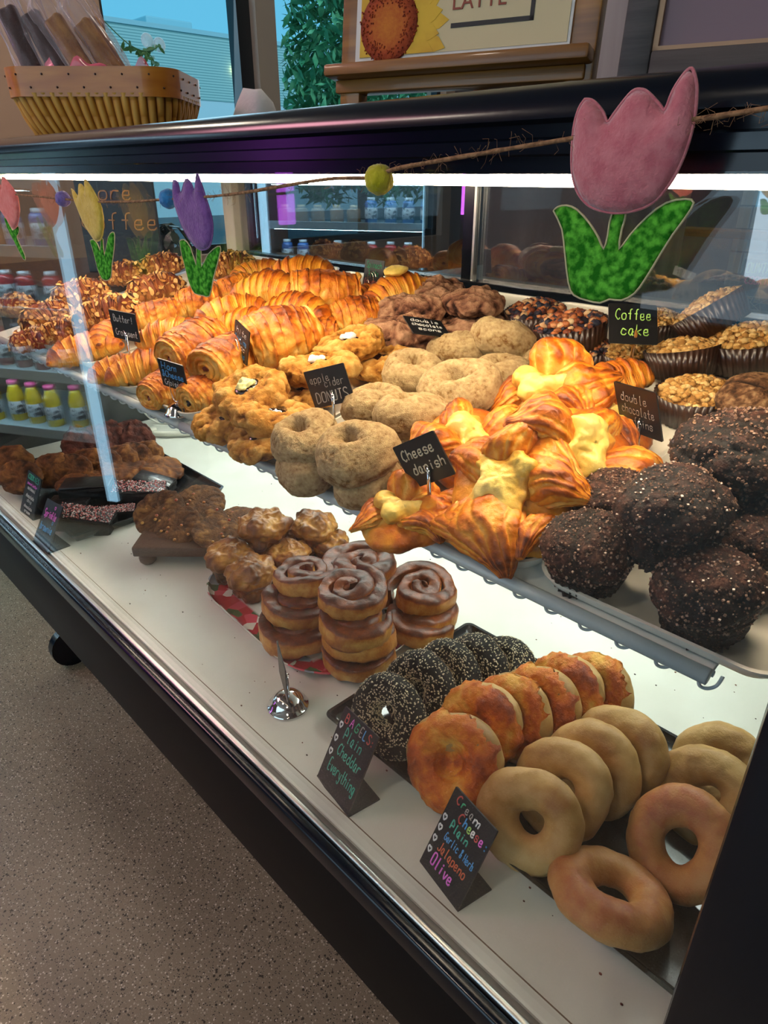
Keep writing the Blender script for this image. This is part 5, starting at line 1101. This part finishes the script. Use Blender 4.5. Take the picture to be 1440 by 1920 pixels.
# edge-on card in a chrome dome on the open deck
dl = deck(540, 1318, .006); dc = thing('card_holder', 'chrome dome card holder with a black card seen edge-on, alone on the white deck', 'sign holder', MB().lathe([(.030, 0), (.0305, .002), (.029, .0045), (.026, .006), (.023, .014), (.016, .021), (.007, .0245), (0, .025)], 36).mesh('dome_base', M_['chrome']), T((dl.x, dl.y, DECK)))
vd = math.atan2(dl.y, dl.x)
cg = MB()
for s_ in (-1, 1): cg.tube([(math.sin(2*PI*k/24)*.010, s_*.002, .040+math.cos(2*PI*k/24)*.017) for k in range(24)], .0011, 8, closed=True)
part('wire_ring', cg.mesh('wire_ring', M_['chrome']), dc, R('Z', vd+.05))
part('card', MB().box(-.034, .034, -.0009, .0009, .036, .092).mesh('card', M_['blackm'], smooth=False), dc, R('Z', vd+.12) @ T((0, .004, 0)))
rl = shelf(908, 1018, .012); dh = thing('card_holder', 'round metal card holder base half hidden under the danishes at the shelf lip', 'sign holder', MB().lathe([(.022, 0), (.0225, .002), (.018, .005), (.010, .010), (0, .012)], 28).mesh('dome_base', M_['chrome']), T(rl) @ R('X', STILT))
# ================================================================== GARLAND in front of the glass
GYP = .308
def gp(px, py, Y=GYP): return ypl(px, py, Y)
def felt(name, col, col2, sc_=140): return mat(name, hexc(col), .95, col2=hexc(col2), scale=sc_, lo=.35, hi=.65, sheen=.4, bump=(500, .8, .001), spec=.1)
F_ = {'pink': felt('pink_felt', 'B5646E', 'C27A80'), 'salmon': felt('salmon_felt', 'D86A62', 'E08078'), 'yellow': felt('yellow_felt', 'C9A83A', 'D8BC58'), 'purple': felt('purple_felt', '6A4486', '7C5498'),
      'green': mat('mottled_green_felt', hexc('1F6A16'), .95, col2=hexc('5FB83A'), scale=260, detail=2, lo=.38, hi=.66, bump=(600, .8, .001), spec=.1), 'edge': mat('cream_felt_edge', hexc('B9B48A'), .9)}
tw = [gp(-120, 345), gp(-30, 357), gp(15, 363), gp(118, 373), gp(175, 378), gp(250, 378), gp(317, 373), gp(365, 371), gp(450, 362), gp(611, 336), gp(711, 334), gp(735, 318), gp(900, 288), gp(1070, 260), gp(1190, 240), gp(1305, 224), gp(1440, 203), gp(1560, 180)]
ga = thing('twine', 'brown fuzzy jute twine strung across the front of the case', 'twine', MB().tube(smooth_line(tw, 6), .0011, 7).mesh('twine', M_['twine'], [('n', .0004, 900, 1)]), group=None)
fz = MB(); rnd = random.Random(8); sl = smooth_line(tw, 6)
for _ in range(420):
    i = rnd.randrange(len(sl)-1); a = sl[i].lerp(sl[i+1], rnd.random()); d = Vector((rnd.uniform(-1, 1), rnd.uniform(-.6, .3), rnd.uniform(-1, 1))).normalized()*rnd.uniform(.003, .009); e = Vector((rnd.uniform(-1, 1), 0, rnd.uniform(-1, 1)))*.003
    fz.tube([a, a+d*.5+e, a+d], .00011, 3)
part('loose_fibres', fz.mesh('loose_fibres', M_['twine'], fix=False), ga, kind='stuff')
for px, py, c, r_, lb in ((118, 373, 'purple', .0078, 'purple felt ball on the twine at the left'), (316, 373, 'blueball', .0078, 'blue felt ball touching the purple tulip'), (711, 337, 'yellowb', .0085, 'yellow felt ball in the middle of the twine')):
    if c == 'blueball': mt = felt('blue_felt', '2A72B0', '3E8AC4')
    elif c == 'yellowb': mt = felt('bright_yellow_felt', 'A8A018', 'C4BA30')
    else: mt = felt('lavender_felt', '6A5CA0', '8070B4')
    thing('pompom', lb, 'pompom', MB().ico((0, 0, 0), r_, 4).mesh('pompom', mt, [('f', .0006, 400, 2), ('n', .0006, 120, 3)]), T(gp(px, py)), 'felt balls on the twine')
def tulip(label, fl, lv, col, dep, stem=None, extra=None):
    O = [gp(*q) for q in fl]; c = sum(O, Vector())/len(O); t = thing('felt_tulip', label, 'decoration', None, T(c), 'felt tulips on the twine')
    out = smooth_line([(q.x-c.x, q.z-c.z, 0) for q in O]+[(O[0].x-c.x, O[0].z-c.z, 0)], 3)[:-1]
    part('flower', pillow([(q.x, q.y) for q in out], dep, dep*2.2, .0028, 'flower', F_[col], rough=[('n', .0005, 90, 3)]), t)
    part('flower_seam', MB().tube([(q.x, 0, q.y) for q in out], .0007, 6, closed=True).mesh('flower_seam', F_[col]), t)
    L2 = [gp(*q, GYP+.0035) for q in lv]; out = smooth_line([(q.x-c.x, q.z-c.z, 0) for q in L2]+[(L2[0].x-c.x, L2[0].z-c.z, 0)], 2)[:-1]
    y = GYP+.0035-c.y
    part('leaves', pillow([(q.x, q.y) for q in out], .0011, .002, .0026, 'leaves', F_['green']), t, T((0, y, 0)))
    part('leaf_edge', MB().tube([(q.x, 0, q.y) for q in out], .0005, 6, closed=True).mesh('leaf_edge', F_['edge']), t, T((0, y, 0)), label='cream cut edge')
    return t
tulip('large pink felt tulip with mottled green leaves, nearest at the right', [(1097, 186), (1085, 205), (1076, 240), (1072, 290), (1074, 330), (1084, 362), (1105, 386), (1135, 397), (1165, 399), (1200, 392), (1230, 375), (1257, 343), (1276, 308), (1292, 265), (1303, 218), (1307, 170), (1304, 145), (1297, 128), (1283, 138), (1262, 170), (1247, 206), (1237, 196), (1215, 173), (1200, 167), (1185, 172), (1165, 195), (1150, 215), (1139, 229), (1132, 212), (1120, 196), (1108, 187)],
 [(1038, 395), (1046, 388), (1062, 385), (1082, 393), (1105, 418), (1122, 445), (1132, 467), (1140, 440), (1148, 400), (1174, 396), (1166, 430), (1161, 467), (1182, 440), (1215, 405), (1250, 380), (1285, 373), (1301, 380), (1285, 408), (1260, 442), (1235, 482), (1212, 520), (1190, 550), (1165, 563), (1143, 561), (1125, 568), (1100, 563), (1076, 553), (1066, 530), (1060, 480), (1054, 430)], 'pink', .0062)
tulip('purple felt tulip with green leaves, left of centre', [(325, 338), (333, 342), (339, 363), (348, 337), (358, 343), (365, 358), (369, 326), (377, 343), (388, 377), (397, 407), (399, 433), (395, 457), (387, 467), (373, 467), (357, 450), (343, 427), (333, 400), (325, 370)],
 [(337, 452), (345, 449), (357, 463), (368, 497), (369, 466), (377, 466), (378, 500), (390, 477), (408, 462), (414, 467), (408, 493), (400, 523), (393, 555), (380, 554), (365, 550), (355, 530), (347, 500), (340, 473)], 'purple', .0035)
tulip('yellow felt tulip with green leaves at the left', [(134, 354), (140, 360), (147, 368), (148, 347), (154, 347), (160, 356), (159, 337), (167, 345), (179, 364), (188, 382), (193, 408), (194, 428), (191, 445), (184, 452), (177, 449), (165, 432), (154, 412), (146, 390), (139, 372)],
 [(169, 451), (175, 449), (183, 457), (188, 470), (189, 448), (193, 449), (196, 479), (203, 445), (211, 435), (215, 441), (214, 466), (210, 497), (208, 520), (200, 526), (191, 522), (183, 503), (177, 478)], 'yellow', .0035)
tulip('salmon pink felt tulip farthest left, cut by the picture edge', [(-12, 345), (-2, 343), (4, 352), (5, 333), (15, 341), (27, 357), (34, 376), (36, 397), (33, 420), (25, 429), (15, 414), (2, 395), (-8, 370)],
 [(8, 408), (12, 410), (24, 432), (33, 424), (36, 430), (34, 440), (32, 446), (44, 472), (48, 484), (44, 486), (28, 455), (14, 428)], 'salmon', .0035)

# ================================================================== ON TOP OF THE CASE
TOP = 1.342
bx = Vector((-1.483, .688, TOP)); BA = math.atan2(.72, .69)
basket = thing('wicker_basket', 'woven honey-coloured basket with wide wooden rim band on top of the case', 'basket', None, BM := T(bx) @ R('Z', BA))
def rrp(u, hw, hd, r):          # point on a rounded rectangle's rim at the fraction u of its length
    segs = [(2*(hd-r), 0), (PI/2*r, 1), (2*(hw-r), 0), (PI/2*r, 1)]*2; segs = [(2*(hd-r), 's'), (PI/2*r, 'c'), (2*(hw-r), 's'), (PI/2*r, 'c'), (2*(hd-r), 's'), (PI/2*r, 'c'), (2*(hw-r), 's'), (PI/2*r, 'c')]
    tot = sum(s[0] for s in segs); d_ = (u % 1)*tot; x, y, a = hw, -(hd-r), PI/2
    for L_, k_ in segs:
        if d_ <= L_:
            if k_ == 's': return x+math.cos(a)*d_, y+math.sin(a)*d_, a-PI/2
            t = d_/r; cx_, cy_ = x-math.sin(a)*r, y+math.cos(a)*r; return cx_+math.sin(a+t)*r, cy_-math.cos(a+t)*r, a+t-PI/2
        d_ -= L_
        if k_ == 's': x += math.cos(a)*L_; y += math.sin(a)*L_
        else:
            cx_, cy_ = x-math.sin(a)*r, y+math.cos(a)*r; a += PI/2; x, y = cx_+math.sin(a)*r, cy_-math.cos(a)*r
    return hw, -(hd-r), 0
def wov(u, v):
    NR = 62; col_ = u*NR; off = .5 if int(col_) % 2 else 0; row = v*1.7+off; t = row % 1
    rib = math.sin((col_ % 1)*PI)**.55*(.45+.55*math.sin(t*PI)**.4); bump = rib*.0058
    k_ = v**.55; x, y, a = rrp(u, .112+.040*k_, .084+.036*k_, .058)
    return x+math.cos(a)*bump, y+math.sin(a)*bump, v*.088, .08+.8*rib
mb = MB(); mb.grid(wov, 62*9, 60, cap=False); mb.box(-.12, .12, -.075, .075, .0, .004)
wk = pmat('honey_wicker', [(.0, hexc('4A240A')), (.3, hexc('A8661E')), (.6, hexc('CC8E36')), (1, hexc('E2B058'))], 12, .2, (300, .4, .0006), .5, .15)
part('woven_body', mb.mesh('woven_body', wk), basket)
def ringp(hw, hd, z, n_=120, r=.052): return [rrp(k/n_, hw, hd, r)[:2]+(z,) for k in range(n_)]
part('rim_band', MB().loft([ringp(.156, .124, .082), ringp(.157, .125, .128), ringp(.150, .118, .128), ringp(.149, .117, .082)], closed=True).mesh('rim_band', mat('honey_wood_band', hexc('B0641A'), .4, col2=hexc('CC842C'), scale=9, stretch=(1, 1, 5), lo=.3, hi=.7, coat=.25), sharp=40), basket, label='smooth wooden band')
nl = MB().ico((0, 0, 0), .0020, 1).mesh('nail', M_['wooddark'])
for k in range(44):
    x, y, a = rrp(k/44, .1573, .1253, .052); part('nail', nl, basket, T((x, y, .116 if k % 2 else .096)))
def plastic(name, col, k_, t=.55):
    mt = bpy.data.materials.new(name); mt.use_nodes = True; nt = mt.node_tree; nt.nodes.clear(); N = nt.nodes.new; L = nt.links.new
    o = N('ShaderNodeOutputMaterial'); mx = N('ShaderNodeMixShader'); tr_ = N('ShaderNodeBsdfTransparent'); pr = N('ShaderNodeBsdfPrincipled'); pr.inputs['Base Color'].default_value = c4(col); pr.inputs['Roughness'].default_value = .12
    lw = N('ShaderNodeLayerWeight'); lw.inputs[0].default_value = t; q = N('ShaderNodeMath'); q.operation = 'MULTIPLY_ADD'; q.use_clamp = True; q.inputs[1].default_value = .8; q.inputs[2].default_value = k_; L(lw.outputs['Facing'], q.inputs[0]); L(q.outputs[0], mx.inputs[0]); L(tr_.outputs[0], mx.inputs[1]); L(pr.outputs[0], mx.inputs[2]); L(mx.outputs[0], o.inputs[0]); return mt
clearp = plastic('clear_crinkled_film', (.80, .66, .70), .06, .32); pinkp = plastic('pink_tinted_film', hexc('F0708A'), .5)
bis = pmat('biscotti_crust', [(.0, hexc('5A3414')), (.4, hexc('96622C')), (.7, hexc('B98444')), (1, hexc('D2A468'))], 40, .4, (200, 1, .002), .8)
bisd = pmat('chocolate_biscotti', [(.0, hexc('1A0C08')), (.5, hexc('32180E')), (1, hexc('4A281A'))], 40, .4, (200, 1, .002), .6)
def biscotti(mt, nm):
    m0 = MB(); V, F = boxvf(-.018, .018, -.010, .010, 0, .17, .006, 3); m0.add(V, F); me = m0.mesh('t', None)
    bm = bmesh.new(); bm.from_mesh(me); bmesh.ops.subdivide_edges(bm, edges=[e for e in bm.edges if e.calc_length() > .01], cuts=6, use_grid_fill=True); bm.to_mesh(me); bm.free()
    m1 = MB(); m1.add([v.co.copy() for v in me.vertices], [list(p.vertices) for p in me.polygons]); return m1.mesh(nm, mt, [('f', .0015, 60, 1, .3), ('l', .001, 200, 2, .3)])
bl, bd = biscotti(bis, 'biscotti'), biscotti(bisd, 'biscotti')
def bag(seed):
    def fn(u, v):
        a = u*2*PI; w_ = (.028 if v < .78 else .028-.024*(v-.78)/.10 if v < .88 else .004+.034*(v-.88)/.12); c, s = math.cos(a), math.sin(a)
        j = 1+.16*noise.noise(Vector((c*2.4, s*2.4, v*7+seed*5))) + .10*math.sin(a*7+v*9+seed)*(1 if v > .7 else .4)
        return c*w_*j, s*w_*.62*j, -.005+v*.26, .5
    a_ = MB(); a_.grid(lambda u, v: fn(u, v*.88), 56, 50, cap=False); b_ = MB(); b_.grid(lambda u, v: fn(u, .88+v*.12), 56, 14, cap=False)
    return a_.mesh('clear_bag', clearp, fix=False), b_.mesh('pink_bag_top', pinkp, fix=False)
bags = [bag(1), bag(2)]
for i, (lx, ly, ax, ay, dark, lb) in enumerate(((.070, -.035, -2, -34, 0, 'bagged golden biscotti bar, farthest right in the basket'), (.012, -.050, -4, -30, 0, 'bagged golden biscotti bar, second from the right in the basket'), (-.045, -.045, -4, -24, 1, 'bagged dark chocolate biscotti bar in the middle of the basket'), (-.100, -.040, 0, -18, 1, 'bagged dark biscotti bar at the left picture edge'), (.05, .03, 10, -26, 0, 'bagged golden biscotti bar in the rear of the basket'))):
    M = BM @ T((lx, ly, .065)) @ R('Y', math.radians(ay)) @ R('X', math.radians(ax))
    o = thing('biscotti', lb, 'biscotti', bd if dark else bl, M, 'bagged biscotti in the basket'); part('clear_bag', bags[i % 2][0], o, label='clear plastic film'); part('pink_bag_top', bags[i % 2][1], o, label='pink gathered top')
tis = MB(); tis.grid(lambda u, v: ((.125-.02*v)*math.cos(u*2*PI)*(1+.1*noise.noise(Vector((u*9, v*4, 1)))), (.10-.012*v)*math.sin(u*2*PI)*(1+.14*noise.noise(Vector((u*9, v*4, 5)))), .06+v*.075+.035*noise.noise(Vector((math.cos(u*6.283)*3, math.sin(u*6.283)*3, 2)))*v, .5), 90, 12, cap=False)
thing('tissue_paper', 'crumpled pink tinted film lining the basket', 'tissue', tis.mesh('tissue_paper', pinkp, fix=False), BM @ T((0, 0, .0)))
wb = MB(); wb.loft([rrect(.10, .06, .02, 4, 0), rrect(.11, .07, .02, 4, .05), rrect(.09, .05, .02, 4, .09), rrect(.05, .02, .008, 4, .115)]); thing('white_paper_bag', 'crumpled translucent white bag behind the right end of the basket', 'bag', wb.mesh('white_paper_bag', mat('white_tissue', hexc('C9CDD0'), .7, bump=(25, .8, .01)), [('f', .008, 14, 1)]), T((-1.38, .95, TOP)))

# easel with the sunflower poster
ea = .31; EQ = Vector((-.52, .66, TOP)); exd = Vector((math.cos(ea), math.sin(ea), 0)); enr = Vector((math.sin(ea), -math.cos(ea), .13)).normalized()
def epl(px, py, off=0):       # pixel -> (u, z) on the leaning easel plane
    r = ray(px, py); n = enr; q = EQ + n*off; t = n.dot(q-CAM)/n.dot(r); w_ = CAM+r*t-q; A = axes((0, 0, 0), exd, enr); return w_.dot(Vector((A[0][0], A[1][0], A[2][0]))), w_.dot(Vector((A[0][2], A[1][2], A[2][2])))
EM = axes(EQ, exd, enr)
es = thing('poster_easel', 'rustic brown wooden easel frame standing on the case, holding the sunflower poster', 'easel', None, EM)
uL, _ = epl(645, 60); uL2, _ = epl(676, 60); uR, _ = epl(1076, 60); uR2, _ = epl(1124, 60); _, zl = epl(870, 138); _, zl2 = epl(870, 112); ua, _ = epl(628, 140); ub, _ = epl(1112, 125); _, zl3 = epl(870, 165)
zt = .42
part('post', MB().box(uL, uL2+.004, -.004, .016, 0, zt, .002).mesh('post', M_['wood'], sharp=40), es)
part('post', MB().box(uR-.002, uR2, -.004, .016, 0, zt, .002).mesh('post', M_['wood'], sharp=40), es)
part('ledge', MB().box(ua, ub, -.026, .012, zl, zl2, .003).mesh('ledge', M_['wood'], [('n', .001, 30, 2)], sharp=40), es)
part('crossbar', MB().box(ua+.006, ub-.006, -.008, .012, zl3, zl, .002).mesh('crossbar', M_['wood'], sharp=40), es)
part('top_bar', MB().box(uL, uR2, -.004, .016, zt-.03, zt, .002).mesh('top_bar', M_['wood'], sharp=40), es)
part('back_strut', MB().tube([((uL+uR)/2, .010, zt-.05), ((uL+uR)/2, .12, .0)], .009, 6).mesh('back_strut', M_['wood']), es)
u0, z0 = epl(671, 118); u1, _ = epl(1074, 60); _, z1_ = epl(870, 100)
z0 = zl2+.001
po = thing('sunflower_poster', 'cream poster with a large yellow sunflower, LATTE lettering and black border line', 'poster', MB().box(u0, u1, -.006, -.004, z0, zt-.035).mesh('poster_sheet', M_['paperw'], smooth=False), EM)
part('print_area', MB().box(u0+.006, u1-.003, -.0068, -.006, z0+.006, zt-.04).mesh('print_area', M_['paper'], smooth=False), po)
bu, bz = epl(1004, 42); b2, _ = epl(850, 55)
part('border_line', MB().box(b2, bu, -.0074, -.0068, bz, bz+.0042).box(bu-.0042, bu, -.0074, -.0068, bz, zt-.08).box(b2+.01, bu, -.0074, -.0068, zt-.084, zt-.08).mesh('border_line', M_['ink'], smooth=False), po)
def text_mesh(s_, size, mt, nm):
    cu = bpy.data.curves.new(nm, 'FONT'); cu.body = s_; cu.size = size; cu.extrude = .0004; cu.align_x = 'CENTER'; ob = bpy.data.objects.new(nm, cu); COL.objects.link(ob)
    dg = bpy.context.evaluated_depsgraph_get(); me = bpy.data.meshes.new_from_object(ob.evaluated_get(dg)); bpy.data.objects.remove(ob); me.materials.clear(); me.materials.append(mt); me.transform(R('X', PI/2)); return me
lu, lz = epl(902, 18); part('lettering', text_mesh('LATTE', .021, M_['inkred'], 'lettering'), po, T((lu, -.0072, lz)), label='red-brown LATTE')
cu_, cz_ = epl(735, 52)
ypet = mat('sunflower_yellow', hexc('C99A10'), .6, col2=hexc('D8B020'), scale=30); ydisc = pmat('sunflower_disc', [(.0, hexc('6A1E10')), (.5, hexc('A8481C')), (1, hexc('C87A2A'))], 200, .5, (300, .5, .001), .7)
fl = MB(); rnd = random.Random(12)
for ringi in range(2):
    for k in range(20):
        a = 2*PI*(k+.5*ringi)/20+rnd.uniform(-.06, .06); L_ = rnd.uniform(.062, .076)-.004*ringi; P = [(.030, -.006), (.045, -.010), (L_*.85, -.007), (L_, 0), (L_*.85, .007), (.045, .010), (.030, .006)]; c, s = math.cos(a), math.sin(a)
        pts = [(p*c-q*s, p*s+q*c) for p, q in P]
        if max(cu_+p[0] for p in pts) > 9 or min(cu_+p[0] for p in pts) < u0+.006 or min(cz_+p[1] for p in pts) < z0+.006: 
            pts = [(max(p[0], u0+.0065-cu_), max(p[1], z0+.0065-cz_)) for p in pts]
        y = -.0072-.0003*ringi-.00002*k; n7 = 7
        fl.add([(p[0], y, p[1]) for p in pts]+[(p[0], y+.0003, p[1]) for p in pts], [list(range(n7)), list(range(n7, 14))[::-1]]+[[i, n7+i, n7+(i+1) % n7, (i+1) % n7] for i in range(n7)])
part('sunflower_petals', fl.mesh('sunflower_petals', ypet, smooth=False, fix=False), po, T((cu_, 0, cz_)))
cx = MB(); 
cx.lathe([(0, .0092), (.020, .0092), (.034, .0086), (.035, .0076)], 40, bake=[.95, .7, .15, .05]); 
for k in range(260):
    a = rnd.uniform(0, 6.283); q = rnd.uniform(.019, .036); cx.ico((math.cos(a)*q, math.sin(a)*q, .0092), .0011, 0, (1, 1, .5), rnd.uniform(0, .6))
part('sunflower_disc', cx.mesh('sunflower_disc', ydisc), po, T((cu_, 0, cz_)) @ R('X', PI/2))
# dark picture frame at the right
FQ = Vector((-.22, .60, TOP)); FMx = axes(FQ, exd, enr)
def fpl(px, py):
    r = ray(px, py); t = enr.dot(FQ-CAM)/enr.dot(r); w_ = CAM+r*t-FQ; return w_.dot(exd), w_.dot(Vector((FMx[0][2], FMx[1][2], FMx[2][2])))
f0, _ = fpl(1170, 90); f1, _ = fpl(1232, 60); _, fz_ = fpl(1330, 95)
pf = thing('picture_frame', 'dark weathered wooden frame with a plain mauve board, top right on the case', 'picture frame', None, FMx)
part('frame', MB().box(f0, f1, -.012, .006, 0, .40, .002).box(f1, f0+.42, -.012, .006, 0, fz_, .002).box(f0+.38, f0+.43, -.012, .006, fz_, .40, .002).box(f1, f0+.38, -.012, .006, .36, .40, .002).mesh('frame', M_['woodgrey'], sharp=40), pf)
part('inner_lip', MB().box(f1, f1+.004, -.009, -.004, fz_, .36).box(f1, f0+.38, -.009, -.004, fz_, fz_+.003).mesh('inner_lip', mat('tan_inner_lip', hexc('A8886A'), .6), smooth=False), pf)
part('board', MB().box(f1, f0+.38, -.004, .002, fz_, .36).mesh('board', M_['mauve'], smooth=False), pf)
# vine and suction discs on the window pane
def xpl(px, py, X):
    r = ray(px, py); return CAM + r*(X/r.x)
vn = MB(); lv_ = MB(); V0 = [xpl(222, 30, -4.03), xpl(226, 70, -4.03), xpl(250, 88, -4.04), xpl(272, 96, -4.05), xpl(290, 92, -4.06), xpl(297, 86, -4.07)]; V0[0].y = 1.86; sl = smooth_line(V0, 5); vn.tube(sl, .003, 5)
V1 = smooth_line([xpl(272, 96, -4.05), xpl(284, 106, -4.05), xpl(290, 118, -4.05), xpl(291, 128, -4.05)], 4); vn.tube(V1, .0025, 5); rnd = random.Random(9)
for q in sl[6:]+V1:
    leaf(lv_, q, Vector((rnd.uniform(-.4, .4), rnd.uniform(-1, 1), rnd.uniform(-1, .5))), Vector((1, 0, .2)), rnd.uniform(.03, .06), .010)
o = thing('hanging_vine', 'thin green vine with small leaves hanging in the window above the basket', 'plant', vn.mesh('stem', mat('vine_green', hexc('3E7A4A'), .5))); part('leaves', lv_.mesh('leaves', bpy.data.materials['vine_green'], smooth=False), o)
for px, py, lb in ((276, 76, 'round clear suction disc on the window, left of two'), (299, 84, 'round clear suction disc on the window, right of two')):
    thing('suction_disc', lb, 'suction cup', MB().lathe([(0, .010), (.02, .008), (.034, .002), (.036, 0), (0, 0)], 24).mesh('suction_disc', plastic('pale_glass_disc_'+str(px), (.75, .85, .9), .2)), T(xpl(px, py, -4.087)) @ R('Y', PI/2), 'suction discs on the window')
